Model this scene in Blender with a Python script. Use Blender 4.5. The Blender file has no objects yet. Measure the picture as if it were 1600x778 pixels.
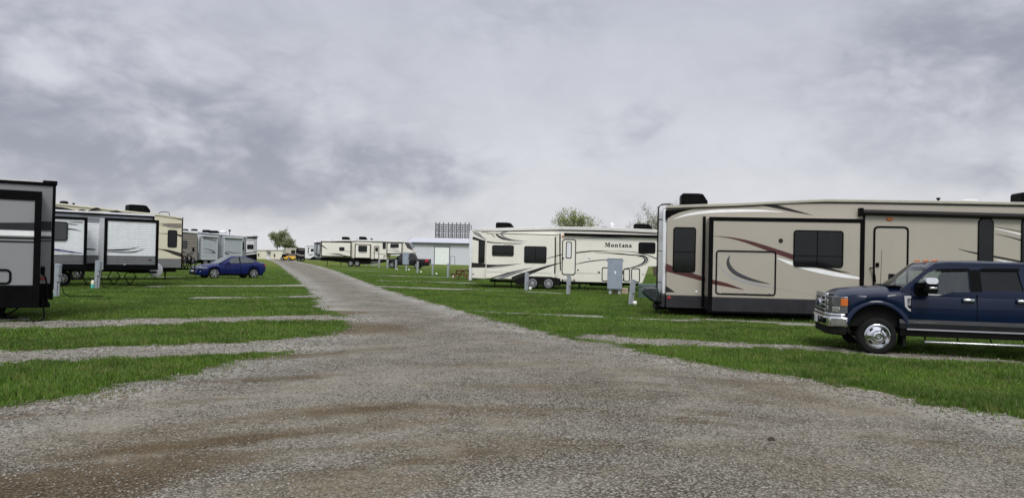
import bpy, math, random
import numpy as np
from mathutils import Vector, Matrix
from mathutils.geometry import tessellate_polygon
random.seed(7); rng = np.random.default_rng(11)
C = bpy.context; SC = C.scene; COL = SC.collection
R = math.radians

# ------------------------------------------------------------------ camera
CH = 1.8; PITCH = R(.645); ROLL = R(1.25); FPX = 1200.0
cam_d = bpy.data.cameras.new('camera'); cam = bpy.data.objects.new('camera', cam_d); COL.objects.link(cam)
fwd = Vector((0, math.cos(PITCH), math.sin(PITCH)))
up0 = Vector((0, -math.sin(PITCH), math.cos(PITCH))); rt0 = Vector((1, 0, 0))
rt = rt0*math.cos(ROLL) + up0*math.sin(ROLL)
up = up0*math.cos(ROLL) - rt0*math.sin(ROLL)
cam.matrix_world = Matrix(((rt.x, up.x, -fwd.x, 0), (rt.y, up.y, -fwd.y, 0), (rt.z, up.z, -fwd.z, CH), (0, 0, 0, 1)))
cam_d.sensor_width = 36; cam_d.lens = 27; cam_d.clip_end = 6000; cam_d.clip_start = .1
SC.camera = cam

# ------------------------------------------------------------------ sun, exposure
SUN_EL, SUN_AZ = 50, 178       # azimuth from +Y clockwise
sl = bpy.data.lights.new('sun', 'SUN'); sl.energy = 1.3; sl.angle = R(20); sl.color = (1, .97, .93)
so = bpy.data.objects.new('sun', sl); COL.objects.link(so)
sd_ = Vector((math.sin(R(SUN_AZ))*math.cos(R(SUN_EL)), math.cos(R(SUN_AZ))*math.cos(R(SUN_EL)), math.sin(R(SUN_EL))))
so.rotation_euler = sd_.to_track_quat('Z', 'Y').to_euler()
SC.view_settings.view_transform = 'Standard'; SC.view_settings.look = 'None'
SC.view_settings.exposure = 0.75; SC.view_settings.gamma = 1
SC.view_settings.use_curve_mapping = False

# ------------------------------------------------------------------ node helper
class NT:
    def __init__(s, nt): s.nt = nt; s.n = nt.nodes; s.l = nt.links
    def new(s, t, **k):
        x = s.n.new(t)
        for a, b in k.items(): setattr(x, a, b)
        return x
    def put(s, sock, v):
        if isinstance(v, bpy.types.NodeSocket): s.l.new(v, sock)
        else: sock.default_value = v
    def m(s, op, a, b=0.0, c=None, clamp=False):
        x = s.new('ShaderNodeMath', operation=op, use_clamp=clamp)
        s.put(x.inputs[0], a); s.put(x.inputs[1], b)
        if c is not None: s.put(x.inputs[2], c)
        return x.outputs[0]
    def v(s, op, a, b=(0, 0, 0)):
        x = s.new('ShaderNodeVectorMath', operation=op)
        s.put(x.inputs[0], a)
        if op != 'LENGTH' and op != 'NORMALIZE': s.put(x.inputs[1], b)
        return x.outputs['Value'] if op in ('DOT_PRODUCT', 'LENGTH') else x.outputs[0]
    def rmp(s, v, a, b, c=0., d=1., smooth=True):
        x = s.new('ShaderNodeMapRange', interpolation_type='SMOOTHSTEP' if smooth else 'LINEAR')
        s.put(x.inputs['Value'], v)
        for k, q in zip(('From Min', 'From Max', 'To Min', 'To Max'), (a, b, c, d)): s.put(x.inputs[k], q)
        return x.outputs[0]
    def mix(s, f, a, b, mode='MIX'):
        x = s.new('ShaderNodeMix', data_type='RGBA', blend_type=mode)
        s.put(x.inputs[0], f)
        s.put(x.inputs[6], a if isinstance(a, bpy.types.NodeSocket) else (*a, 1)[:4])
        s.put(x.inputs[7], b if isinstance(b, bpy.types.NodeSocket) else (*b, 1)[:4])
        return x.outputs[2]
    def noise(s, vec, scale, detail=4, rough=.55, dist=0.):
        x = s.new('ShaderNodeTexNoise')
        if vec is not None: s.put(x.inputs['Vector'], vec)
        x.inputs['Scale'].default_value = scale; x.inputs['Detail'].default_value = detail
        x.inputs['Roughness'].default_value = rough; x.inputs['Distortion'].default_value = dist
        return x.outputs[0]
    def vor(s, vec, scale, feat='F1', rand=1.):
        x = s.new('ShaderNodeTexVoronoi', feature=feat)
        s.put(x.inputs['Vector'], vec); x.inputs['Scale'].default_value = scale
        x.inputs['Randomness'].default_value = rand
        return x
    def scale3(s, vec, xyz):
        return s.v('MULTIPLY', vec, xyz)

def ray(px, py):
    return rt*((px-800)/FPX) + up*((389-py)/FPX) + fwd
def unitdir(px, py): return tuple(ray(px, py).normalized())
def gpt(px, py, z=0.0):
    d = ray(px, py)
    t = (z-CH)/d.z
    return Vector((d.x*t, d.y*t, z))
def atY(px, py, Y):
    d = ray(px, py); t = Y/d.y
    return Vector((d.x*t, Y, CH+d.z*t))

# ------------------------------------------------------------------ world
W = bpy.data.worlds.new('World'); SC.world = W; W.use_nodes = True
t = NT(W.node_tree); t.n.clear()
tc = t.new('ShaderNodeTexCoord').outputs['Generated']
sky = t.new('ShaderNodeTexSky', sky_type='NISHITA'); sky.sun_disc = False
sky.sun_elevation = R(SUN_EL); sky.sun_rotation = R(SUN_AZ)
sep = t.new('ShaderNodeSeparateXYZ'); t.l.new(tc, sep.inputs[0])
zc = t.m('ADD', t.m('MAXIMUM', sep.outputs[2], 0.), .30)
comb = t.new('ShaderNodeCombineXYZ')
t.l.new(t.m('DIVIDE', sep.outputs[0], zc), comb.inputs[0]); t.l.new(t.m('DIVIDE', sep.outputs[1], zc), comb.inputs[1])
cp = comb.outputs[0]
blobs = [(70, 140, .20, 1.8, .95), (215, 225, .12, 2.2, .9), (350, 262, .13, 2.4, 1.05), (520, 290, .11, 2.6, 1.0), (650, 260, .09, 2.0, .9),
         (725, 280, .06, 2.5, .7), (490, 130, .09, 2., .35), (990, 192, .05, 1.7, .95), (905, 235, .05, 2., .45), (1450, 120, .13, 1.7, .7), (1580, 60, .14, 1.6, .7),
         (800, 25, .10, 2.2, .5), (630, 348, .05, 3., .8), (1560, 275, .07, 3., .5), (740, 350, .05, 3., .35), (1010, 330, .06, 3., .3), (20, 40, .18, 2., .4), (180, 310, .09, 3., .4), (1250, 250, .1, 3., .2)]
mask = None
for (px, py, s_, zs, a_) in blobs:
    d_ = t.v('MULTIPLY', t.v('SUBTRACT', tc, unitdir(px, py)), (1, 1, zs))
    q = t.m('MULTIPLY', t.v('DOT_PRODUCT', d_, d_), -1/(s_*s_))
    g = t.m('MULTIPLY', t.m('EXPONENT', q), a_)
    mask = g if mask is None else t.m('ADD', mask, g)
sp = t.scale3(tc, (1., 1., 1.8))
wv = t.new('ShaderNodeTexNoise'); t.l.new(sp, wv.inputs['Vector']); wv.inputs['Scale'].default_value = 5.; wv.inputs['Detail'].default_value = 3
wsp = t.v('ADD', sp, t.scale3(t.v('SUBTRACT', wv.outputs['Color'], (.5, .5, .5)), (.10, .10, .10)))
n1 = t.noise(wsp, 5.5, 7, .55)
def billow(vec, sc, off):
    return t.m('ABSOLUTE', t.m('SUBTRACT', t.m('MULTIPLY', t.noise(t.v('ADD', vec, off), sc, 2, .5), 2.), 1.))
b1 = billow(wsp, 11, (3.1, 8.4, 1.)); b2 = billow(wsp, 25, (1.1, 2.4, 5.)); b3 = billow(wsp, 52, (6.1, .4, 2.))
n3 = t.noise(t.v('ADD', sp, (7.3, 2.1, 4.)), 1.8, 3, .5)
bil = t.m('ADD', t.m('ADD', t.m('MULTIPLY', b1, .6), t.m('MULTIPLY', b2, .28)), t.m('MULTIPLY', b3, .10))
f_ = t.m('ADD', t.m('MULTIPLY', t.m('SUBTRACT', n1, .5), 2.0), t.m('MULTIPLY', t.m('SUBTRACT', .22, bil), 1.1))
mk = t.m('MINIMUM', mask, 1.15)
bank = t.m('ADD', t.m('MULTIPLY', mk, .66), t.m('MULTIPLY', f_, t.m('ADD', .26, t.m('MULTIPLY', mk, .80))))
dk = t.rmp(bank, .02, 1.15)
veil = t.rmp(t.m('ADD', f_, t.m('MULTIPLY', t.m('SUBTRACT', n3, .5), 1.6)), -.6, .7, smooth=False)
el = t.rmp(sep.outputs[2], .02, .3, smooth=False)
light = t.mix(el, (.46, .46, .477), (.355, .367, .41))
light = t.mix(t.m('MULTIPLY', veil, .60), light, t.mix(el, (.36, .365, .385), (.265, .275, .315)))
lowb = t.rmp(sep.outputs[2], -.02, .14, 1., 0.)
darkc = t.mix(lowb, (.178, .186, .228), (.25, .257, .288))
cl = t.mix(t.m('MULTIPLY', dk, .9), light, darkc)
# the cloud deck is thinner and brighter overhead and behind the camera
bh = t.rmp(t.v('DOT_PRODUCT', tc, (-.05, -.36, .93)), .2, .95, 1., 2.0)
cl = t.v('SCALE', cl, (0, 0, 0)) if False else cl
vs = t.new('ShaderNodeVectorMath', operation='SCALE'); t.l.new(cl, vs.inputs[0]); t.l.new(bh, vs.inputs[3])
bg1 = t.new('ShaderNodeBackground'); t.l.new(sky.outputs[0], bg1.inputs[0]); bg1.inputs[1].default_value = .08
bg2 = t.new('ShaderNodeBackground'); t.l.new(vs.outputs[0], bg2.inputs[0]); bg2.inputs[1].default_value = 1.0
ms = t.new('ShaderNodeMixShader'); ms.inputs[0].default_value = .96
t.l.new(bg1.outputs[0], ms.inputs[1]); t.l.new(bg2.outputs[0], ms.inputs[2])
wo = t.new('ShaderNodeOutputWorld'); t.l.new(ms.outputs[0], wo.inputs[0])
W.cycles.sampling_method = 'MANUAL'; W.cycles.sample_map_resolution = 1024

# ------------------------------------------------------------------ materials
MATS = {}
def mat(name, col, rough=.5, metal=0., var=.06, scale=3., bump=0., coat=0., alpha=1., spec=.5, streak=0., emit=None, bscale=40.):
    if name in MATS: return MATS[name]
    m = bpy.data.materials.new(name); m.use_nodes = True
    n = NT(m.node_tree); b = n.n['Principled BSDF']
    oc = n.new('ShaderNodeTexCoord').outputs['Object']
    f = n.noise(oc, scale, 5, .6)
    lo = tuple(c*(1-var) for c in col); hi = tuple(min(1, c*(1+var)) for c in col)
    c = n.mix(n.rmp(f, .3, .7), lo, hi)
    if streak:
        s = n.noise(n.scale3(oc, (6., 6., .35)), 1.6, 5, .6)
        c = n.mix(n.rmp(s, .45, .8, 0, streak), c, (.16, .14, .11))
    n.l.new(c, b.inputs['Base Color'])
    b.inputs['Metallic'].default_value = metal
    n.l.new(n.rmp(f, .2, .8, rough*.85, min(1, rough*1.15)), b.inputs['Roughness'])
    b.inputs['Specular IOR Level'].default_value = spec
    b.inputs['Coat Weight'].default_value = coat; b.inputs['Coat Roughness'].default_value = .06
    b.inputs['Alpha'].default_value = alpha
    if bump:
        bn = n.new('ShaderNodeBump'); bn.inputs['Strength'].default_value = bump; bn.inputs['Distance'].default_value = .02
        n.l.new(n.noise(oc, bscale, 3), bn.inputs['Height']); n.l.new(bn.outputs[0], b.inputs['Normal'])
    if emit: b.inputs['Emission Color'].default_value = (*emit, 1); b.inputs['Emission Strength'].default_value = .3
    MATS[name] = m; return m
CREAM = mat('cream_fibreglass', (.72, .70, .62), .28, streak=.06, var=.03, scale=.6, coat=.2)
CREAM2 = mat('warm_cream_fibreglass', (.68, .63, .48), .3, streak=.1, var=.03, scale=.6)
TAUPE = mat('taupe_fibreglass', (.365, .335, .28), .25, streak=.04, var=.03, scale=.6, coat=.2)
WHITE = mat('white_fibreglass', (.66, .67, .685), .3, streak=.12, var=.03)
ROOFW = mat('roof_rubber', (.62, .62, .60), .6, streak=.2)
BEIGE = mat('beige_roof_trim', (.36, .345, .28), .45)
SILVER = mat('silver_grey_panel', (.36, .39, .41), .32, streak=.15, var=.04)
SILV2 = mat('grey_panel', (.24, .255, .27), .35, streak=.15, var=.04)
GREY1 = mat('light_grey_fibreglass', (.235, .24, .245), .3, streak=.08, var=.04, scale=.6, coat=.2)
GREY0 = mat('mid_grey_fibreglass', (.175, .18, .185), .3, streak=.08, var=.04, scale=.6, coat=.2)
CHAR = mat('charcoal_skirt', (.02, .02, .024), .5, streak=.06, var=.12, spec=.3)
BLACK = mat('black_trim', (.003, .003, .0035), .5, var=.2, spec=.06)
CHASSIS = mat('chassis_black', (.009, .009, .008), .8, var=.3, bump=.3, spec=.1)
GLASS = mat('tinted_glass', (.008, .009, .010), .06, var=.2, spec=.3)
MESHW = mat('window_grey', (.05, .052, .056), .35, var=.1)
MAROON = mat('maroon_stripe', (.07, .018, .018), .3)
DSTR = mat('dark_stripe', (.016, .014, .014), .35, spec=.3)
GSTR = mat('grey_stripe', (.2, .2, .21), .3)
WSTR = mat('white_stripe', (.8, .8, .8), .3)
RUBBER = mat('tyre_rubber', (.012, .012, .012), .85, var=.35, bump=.5, spec=.12)
ALLOY = mat('alloy_rim', (.55, .56, .58), .3, .85, var=.1)
CHROME = mat('chrome', (.66, .67, .70), .14, 1., var=.06)
STEEL = mat('galvanised_steel', (.42, .44, .47), .5, .35, var=.14, scale=9)
PGREY = mat('painted_grey_metal', (.27, .292, .32), .45, .0, var=.1, scale=5, streak=.35)
PGREY2 = mat('cabinet_grey', (.25, .29, .35), .42, .0, var=.07, scale=5, streak=.3)
BLUE = mat('navy_paint', (.0025, .0085, .029), .3, .0, var=.12, scale=1.2, coat=.32, streak=.0, spec=.15)
BLUE2 = mat('royal_blue_paint', (.006, .012, .085), .3, .0, var=.06, coat=.3, spec=.15)
GUNM = mat('gunmetal_paint', (.012, .013, .015), .5, .0, var=.1, coat=.12, spec=.2)
DGREY = mat('dark_grey_paint', (.016, .017, .019), .4, .0, var=.08, coat=.3, spec=.2)
YELL = mat('yellow_paint', (.72, .42, .03), .35, var=.05, coat=.5)
AMBER = mat('amber_lens', (.5, .12, .015), .3, var=.05)
REDL = mat('red_lens', (.35, .02, .03), .25, coat=.5)
HLAMP = mat('headlamp_glass', (.55, .57, .6), .12, .6, var=.2, coat=1.)
WOODR = mat('red_stained_wood', (.16, .045, .03), .7, var=.2, bump=.4)
TANB = mat('tan_box', (.42, .34, .24), .8, var=.15)
GREENB = mat('green_utility_metal', (.05, .09, .075), .5, var=.12, streak=.2)
CAPW = mat('white_cap_plastic', (.8, .8, .74), .5)
TEAL = mat('teal_plastic', (.08, .42, .34), .45)
CREAMP = mat('cream_plastic', (.72, .68, .5), .5)
TARP = mat('black_vinyl_cover', (.012, .018, .02), .4, var=.3, bump=.6, bscale=6)
BARNW = mat('barn_metal_wall', (.57, .58, .62), .45, streak=.1, var=.03)
BARNR = mat('barn_metal_roof', (.50, .51, .55), .5, .0, streak=.15)
BARNT = mat('barn_trim', (.05, .06, .085), .5)
BARND = mat('barn_door_white', (.72, .76, .74), .5, streak=.04)
OFFICE = mat('beige_siding', (.63, .61, .50), .6, streak=.15)
FRAMEM = mat('weathered_steel_lattice', (.14, .14, .16), .7, var=.2)
BARK = mat('bark', (.09, .07, .055), .9, var=.3, bump=.8)
SEAT = mat('seat_fabric', (.06, .06, .06), .9)
DIRT = mat('bare_clod', (.04, .03, .022), .95, var=.4, bump=1.)
CONC = mat('concrete', (.35, .34, .31), .85, var=.2, bump=.4)
def clearglass():
    m = bpy.data.materials.new('clear_window_glass'); m.use_nodes = True; n = NT(m.node_tree); b = n.n['Principled BSDF']
    g = n.new('ShaderNodeBsdfGlossy'); g.inputs['Roughness'].default_value = .03
    tr = n.new('ShaderNodeBsdfTransparent'); tr.inputs[0].default_value = (.74, .80, .78, 1)
    fr = n.new('ShaderNodeFresnel'); fr.inputs[0].default_value = 1.6
    k = n.m('ADD', n.m('MULTIPLY', fr.outputs[0], .9), n.m('MULTIPLY', n.noise(n.new('ShaderNodeTexCoord').outputs['Object'], .4, 0), .03))
    x = n.new('ShaderNodeMixShader'); n.l.new(k, x.inputs[0]); n.l.new(tr.outputs[0], x.inputs[1]); n.l.new(g.outputs[0], x.inputs[2])
    n.l.new(x.outputs[0], n.n['Material Output'].inputs[0]); n.n.remove(b); return m
CGLASS = clearglass()

# ------------------------------------------------------------------ mesh builder
class MB:
    def __init__(s): s.v = []; s.f = []
    def add(s, vs, fs):
        o = len(s.v); s.v += [tuple(v) for v in vs]; s.f += [tuple(i+o for i in f) for f in fs]; return s
    def box(s, x0, x1, y0, y1, z0, z1):
        return s.add([(x0, y0, z0), (x1, y0, z0), (x1, y1, z0), (x0, y1, z0), (x0, y0, z1), (x1, y0, z1), (x1, y1, z1), (x0, y1, z1)],
                     [(0, 3, 2, 1), (4, 5, 6, 7), (0, 1, 5, 4), (1, 2, 6, 5), (2, 3, 7, 6), (3, 0, 4, 7)])
    def prism(s, pts, y0, y1, ymap=None):       # pts (x, z) counter-clockwise seen from -y
        n = len(pts)
        a = sum(pts[i][0]*pts[(i+1) % n][1]-pts[(i+1) % n][0]*pts[i][1] for i in range(n))
        if a < 0: pts = pts[::-1]
        m = ymap or (lambda z: 0)
        vs = [(x, y0+m(z), z) for x, z in pts]+[(x, y1+m(z), z) for x, z in pts]
        return s.add(vs, [tuple(range(n)), tuple(range(2*n-1, n-1, -1))]+[(i, i+n, (i+1) % n+n, (i+1) % n) for i in range(n)])
    def xprism(s, pts, x0, x1):                # pts (y, z)
        n = len(pts)
        vs = [(x0, y, z) for y, z in pts]+[(x1, y, z) for y, z in pts]
        return s.add(vs, [tuple(range(n-1, -1, -1)), tuple(range(n, 2*n))]+[(i, (i+1) % n, (i+1) % n+n, i+n) for i in range(n)])
    def zprism(s, pts, z0, z1):
        n = len(pts)
        vs = [(x, y, z0) for x, y in pts]+[(x, y, z1) for x, y in pts]
        return s.add(vs, [tuple(range(n-1, -1, -1)), tuple(range(n, 2*n))]+[(i, (i+1) % n, (i+1) % n+n, i+n) for i in range(n)])
    def holed(s, outer, holes, y0, y1, ymap=None):
        m = ymap or (lambda z: 0)
        loops = [outer]+holes; flat = [p for l in loops for p in l]
        tri = tessellate_polygon([[Vector((x, z, 0)) for x, z in l] for l in loops]); n = len(flat)
        vs = [(x, y0+m(z), z) for x, z in flat]+[(x, y1+m(z), z) for x, z in flat]
        fs = []
        for a, b, c in tri: fs += [(a, b, c), (c+n, b+n, a+n)]
        o = 0
        for l in loops:
            k = len(l); fs += [(o+i, o+(i+1) % k, o+(i+1) % k+n, o+i+n) for i in range(k)]; o += k
        return s.add(vs, fs)
    def tube(s, pts, r, n=8, close=False):
        pts = [Vector(p) for p in pts]; k = len(pts); o = len(s.v); rr = r if isinstance(r, (list, tuple)) else [r]*k
        pu = None
        for i, p in enumerate(pts):
            a = pts[max(i-1, 0)]; b = pts[min(i+1, k-1)]; d = (b-a).normalized()
            u = d.cross(Vector((0, 0, 1)) if abs(d.z) < .9 else Vector((1, 0, 0))).normalized()
            if pu is not None:
                u2 = pu - d*pu.dot(d)
                if u2.length > 1e-4: u = u2.normalized()
            pu = u
            w = d.cross(u)
            for j in range(n):
                t_ = 2*math.pi*j/n; s.v.append(tuple(p+(u*math.cos(t_)+w*math.sin(t_))*rr[i]))
        for i in range(k-1):
            for j in range(n):
                s.f.append((o+i*n+j, o+i*n+(j+1) % n, o+(i+1)*n+(j+1) % n, o+(i+1)*n+j))
        s.f.append(tuple(o+j for j in range(n-1, -1, -1))); s.f.append(tuple(o+(k-1)*n+j for j in range(n)))
        return s
    def lathe_y(s, prof, cx, cz, cy=0., n=32):   # prof (r, y), closed surface along y
        o = len(s.v); k = len(prof)
        for r, y in prof:
            for j in range(n):
                a = 2*math.pi*j/n; s.v.append((cx+r*math.cos(a), cy+y, cz+r*math.sin(a)))
        for i in range(k-1):
            for j in range(n): s.f.append((o+i*n+j, o+i*n+(j+1) % n, o+(i+1)*n+(j+1) % n, o+(i+1)*n+j))
        return s
    def lathe_z(s, prof, cx, cy, n=16):
        o = len(s.v); k = len(prof)
        for r, z in prof:
            for j in range(n):
                a = 2*math.pi*j/n; s.v.append((cx+r*math.cos(a), cy+r*math.sin(a), z))
        for i in range(k-1):
            for j in range(n): s.f.append((o+i*n+j, o+i*n+(j+1) % n, o+(i+1)*n+(j+1) % n, o+(i+1)*n+j))
        return s
    def build(s, name, m, parent=None, bevel=0., smooth=0., seg=2, loc=None):
        me = bpy.data.meshes.new(name); me.from_pydata(s.v, [], s.f); me.validate()
        me.materials.append(m)
        import bmesh
        bm = bmesh.new(); bm.from_mesh(me); bmesh.ops.recalc_face_normals(bm, faces=bm.faces); bm.to_mesh(me); bm.free()
        if smooth or bevel:
            me.polygons.foreach_set('use_smooth', [True]*len(me.polygons)); me.set_sharp_from_angle(angle=R(smooth or 35))
        o = bpy.data.objects.new(name, me); COL.objects.link(o)
        if parent: o.parent = parent
        if loc: o.location = loc
        if bevel:
            b = o.modifiers.new('bevel', 'BEVEL'); b.width = bevel; b.segments = seg; b.limit_method = 'ANGLE'; b.angle_limit = R(35)
            b.harden_normals = False
        return o
def tag(o, label=None, cat=None, group=None, kind=None):
    if label: o['label'] = label
    if cat: o['category'] = cat
    if group: o['group'] = group
    if kind: o['kind'] = kind
    return o
def empty(name, loc, rz=0., label=None, cat=None, group=None):
    o = bpy.data.objects.new(name, None); COL.objects.link(o); o.location = loc; o.rotation_euler = (0, 0, rz)
    o.empty_display_size = .2
    return tag(o, label, cat, group)
def children(o): return [c for c in bpy.data.objects if c.parent == o]
def copy_tree(o, parent=None):
    c = o.copy(); COL.objects.link(c); c.parent = parent
    for ch in children(o): copy_tree(ch, c)
    return c
def rr(x0, z0, x1, z1, r, n=5):
    if x0 > x1: x0, x1 = x1, x0
    if z0 > z1: z0, z1 = z1, z0
    r = min(r, (x1-x0)/2.01, (z1-z0)/2.01); p = []
    for cx, cz, a0 in ((x1-r, z1-r, 0), (x0+r, z1-r, 90), (x0+r, z0+r, 180), (x1-r, z0+r, 270)):
        for i in range(n+1):
            a = R(a0+90*i/n); p.append((cx+r*math.cos(a), cz+r*math.sin(a)))
    return p
def catmull(P, k=8):
    out = []; n = len(P)
    for i in range(n-1):
        p0 = P[max(i-1, 0)]; p1 = P[i]; p2 = P[i+1]; p3 = P[min(i+2, n-1)]
        for j in range(k):
            u = j/k; u2 = u*u; u3 = u2*u
            out.append(tuple(.5*((2*b)+(-a+c)*u+(2*a-5*b+4*c-d)*u2+(-a+3*b-3*c+d)*u3) for a, b, c, d in zip(p0, p1, p2, p3)))
    out.append(tuple(P[-1])); return out

class Frame:
    """A vehicle's own axes: x along its visible side, y across it (away), z up."""
    def __init__(s, px, py, Z, al):
        p = atY(px, py, Z); s.o = Vector((p.x, Z, 0)); s.al = R(al)
        s.e = Vector((math.cos(s.al), -math.sin(s.al), 0)); s.n = Vector((math.sin(s.al), math.cos(s.al), 0))
    def sz(s, px, py, y=0.):
        d = ray(px, py); c = Vector((0, 0, CH)); q = s.o+s.n*y
        k = (q-c).dot(s.n)/d.dot(s.n); p = c+d*k
        return ((p-q).dot(s.e), p.z)
    def rect(s, x0, y0, x1, y1, y=0.):
        xm, ym = (x0+x1)/2, (y0+y1)/2
        return s.sz(x0, ym, y)[0], s.sz(xm, y1, y)[1], s.sz(x1, ym, y)[0], s.sz(xm, y0, y)[1]
    def root(s, name, label, cat, group=None):
        return empty(name, s.o, -s.al, label, cat, group)

def poly(f, root, name, pts, y, th, m, bevel=0.):
    return MB().prism([f.sz(a, b, y) for a, b in pts], y-th, y).build(name, m, root, bevel)
def ribbons(f, root, name, lst, y, m, th=.003):
    mb = MB()
    for L in lst:
        pts = catmull([(*f.sz(a, b, y), w) for a, b, w in L], 6)
        pxm = 1/abs(f.sz(L[0][0]+1, L[0][1], y)[0]-f.sz(L[0][0], L[0][1], y)[0]); n = len(pts); A = []; B = []
        for i, (x, z, w) in enumerate(pts):
            a = pts[max(i-1, 0)]; b = pts[min(i+1, n-1)]; dx, dz = b[0]-a[0], b[1]-a[1]; l = math.hypot(dx, dz) or 1
            h = max(w, .15)/2/pxm; A.append((x-dz/l*h, z+dx/l*h)); B.append((x+dz/l*h, z-dx/l*h))
        o = len(mb.v)
        for (ax, az), (bx, bz) in zip(A, B):
            mb.v += [(ax, y-th, az), (bx, y-th, bz), (bx, y, bz), (ax, y, az)]
        for i in range(n-1):
            q = o+4*i; mb.f += [(q, q+1, q+5, q+4), (q+1, q+2, q+6, q+5), (q+3, q, q+4, q+7)]
        mb.f += [(o, o+3, o+2, o+1), (o+4*n-4, o+4*n-3, o+4*n-2, o+4*n-1)]
    return mb.build(name, m, root)
def window(f, root, x0, y0, x1, y1, y=0., r=.07, m=None, bars=(), fr=.035, out=.03, vb=()):
    a, b, c, d = f.rect(x0, y0, x1, y1, y)
    w = MB().holed(rr(a, b, c, d, r), [rr(a+fr, b+fr, c-fr, d-fr, max(r-fr, .01))], y-out, y+.002)
    for t_ in bars:
        zz = b+(d-b)*t_; w.box(a+fr, c-fr, y-out+.006, y-.004, zz-.012, zz+.012)
    for t_ in vb:
        xx = a+(c-a)*t_; w.box(xx-.015, xx+.015, y-out+.008, y-.004, b+fr, d-fr)
    o = w.build('window', BLACK, root)
    MB().prism(rr(a+fr*.6, b+fr*.6, c-fr*.6, d-fr*.6, max(r-fr*.6, .01)), y-out+.012, y-.001).build('pane', m or GLASS, o)
    return o
def ringpart(f, root, name, x0, y0, x1, y1, y, w, m, r=.1, out=.02):
    a, b, c, d = f.rect(x0, y0, x1, y1, y)
    return MB().holed(rr(a, b, c, d, r), [rr(a+w, b+w, c-w, d-w, max(r-w, .01))], y-out, y+.002).build(name, m, root)
def boxpart(f, root, name, x0, y0, x1, y1, y, depth, m, bevel=.01):
    """box whose near face is at y"""
    a, b, c, d = f.rect(x0, y0, x1, y1, y)
    return MB().box(min(a, c), max(a, c), y, y+depth, b, d).build(name, m, root, bevel)
def wheel(root, x, y, r, w=.22, style='alloy', rimr=.62, steer=0):
    P = Vector((x, y, r))
    prof = [(r*.6, w*.9), (r*.6, .02), (r*.66, .0), (r*.84, -.004), (r*.93, .008), (r*.985, .03), (r, .06), (r, w-.05), (r*.95, w), (r*.6, w)]
    mb = MB().lathe_y(prof, 0, 0, 0, 40)
    for j in range(40):
        a = 2*math.pi*j/40; c_, s_ = math.cos(a), math.sin(a)
        for yy in (.045, w-.075):
            u = Vector((c_, 0, s_)); v_ = Vector((-s_, 0, c_)); q = [u*(r-.004)+v_*k*.018 for k in (-1, 1)]; q2 = [u*(r+.008)+v_*k*.016 for k in (-1, 1)]
            vs = []
            for yy2 in (yy, yy+.04): vs += [tuple(q[0]+Vector((0, yy2, 0))), tuple(q[1]+Vector((0, yy2, 0))), tuple(q2[1]+Vector((0, yy2, 0))), tuple(q2[0]+Vector((0, yy2, 0)))]
            mb.add(vs, [(0, 1, 2, 3), (7, 6, 5, 4), (3, 2, 6, 7), (0, 3, 7, 4), (1, 5, 6, 2)])
    o = mb.build('wheel', RUBBER, root, smooth=40, loc=P); o.rotation_euler.z = steer
    R0 = r*rimr
    if style == 'truck':
        d = MB().lathe_y([(R0, .03), (R0*1.0, -.005), (R0*.95, -.012), (R0*.9, .004), (R0*.86, .02), (R0*.5, -.05), (R0*.46, -.05), (R0*.44, -.05), (R0*.42, -.11), (R0*.3, -.14), (R0*.28, -.1), (0.001, -.1)], 0, 0, 0, 48)
        k = d.build('rim', CHROME, o, smooth=30)
        for j in range(4):
            h = MB()
            a = math.pi/2*j+.75; cx, cz = R0*.71*math.cos(a), R0*.71*math.sin(a)
            pts = []
            for q in range(14):
                b = 2*math.pi*q/14; u, v_ = .045*math.cos(b)*1.0, .022*math.sin(b)
                pts.append((cx-math.sin(a)*u+math.cos(a)*v_, cz+math.cos(a)*u+math.sin(a)*v_))
            h.prism(pts, -.022, -.003).build('hand_hole', BLACK, k)
        h = MB()
        for j in range(8):
            a = math.pi/4*j+.3; h.lathe_y([(.014, -.085), (.014, -.05), (.014, -.045)], R0*.38*math.cos(a)*1.1, R0*.38*math.sin(a)*1.1, -.035, 8)
        h.lathe_y([(.03, -.13), (.028, -.105), (.001, -.1045)], 0, 0, -.003, 16)
        h.build('lug_nut', STEEL, k)
    else:
        d = MB().lathe_y([(R0*1.03, .05), (R0*1.03, -.002), (R0*.93, -.004), (R0*.9, .07)], 0, 0, 0, 32)
        ns = 5 if style == 'five' else (10 if style == 'ten' else 8)
        for j in range(ns):
            a = 2*math.pi*j/ns+.2; u = (math.cos(a), math.sin(a)); v_ = (-u[1], u[0])
            for off in ((-.25, .25) if style == 'five' else (0,)):
                w0, w1 = R0*.10, R0*.075
                c0 = (u[0]*R0*.15, u[1]*R0*.15); c1 = (u[0]*R0*.95+v_[0]*off*R0*.8, u[1]*R0*.95+v_[1]*off*R0*.8)
                d.prism([(c0[0]-v_[0]*w0, c0[1]-v_[1]*w0), (c1[0]-v_[0]*w1, c1[1]-v_[1]*w1), (c1[0]+v_[0]*w1, c1[1]+v_[1]*w1), (c0[0]+v_[0]*w0, c0[1]+v_[1]*w0)], .004, .03)
        d.lathe_y([(R0*.22, .03), (R0*.22, -.01), (R0*.15, -.016), (.001, -.016)], 0, 0, 0, 16)
        k = d.build('rim', ALLOY, o, smooth=30)
        MB().lathe_y([(R0*.92, .06), (.001, .06)], 0, 0, 0, 24).build('brake_disc', CHASSIS, k)
    return o
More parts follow.
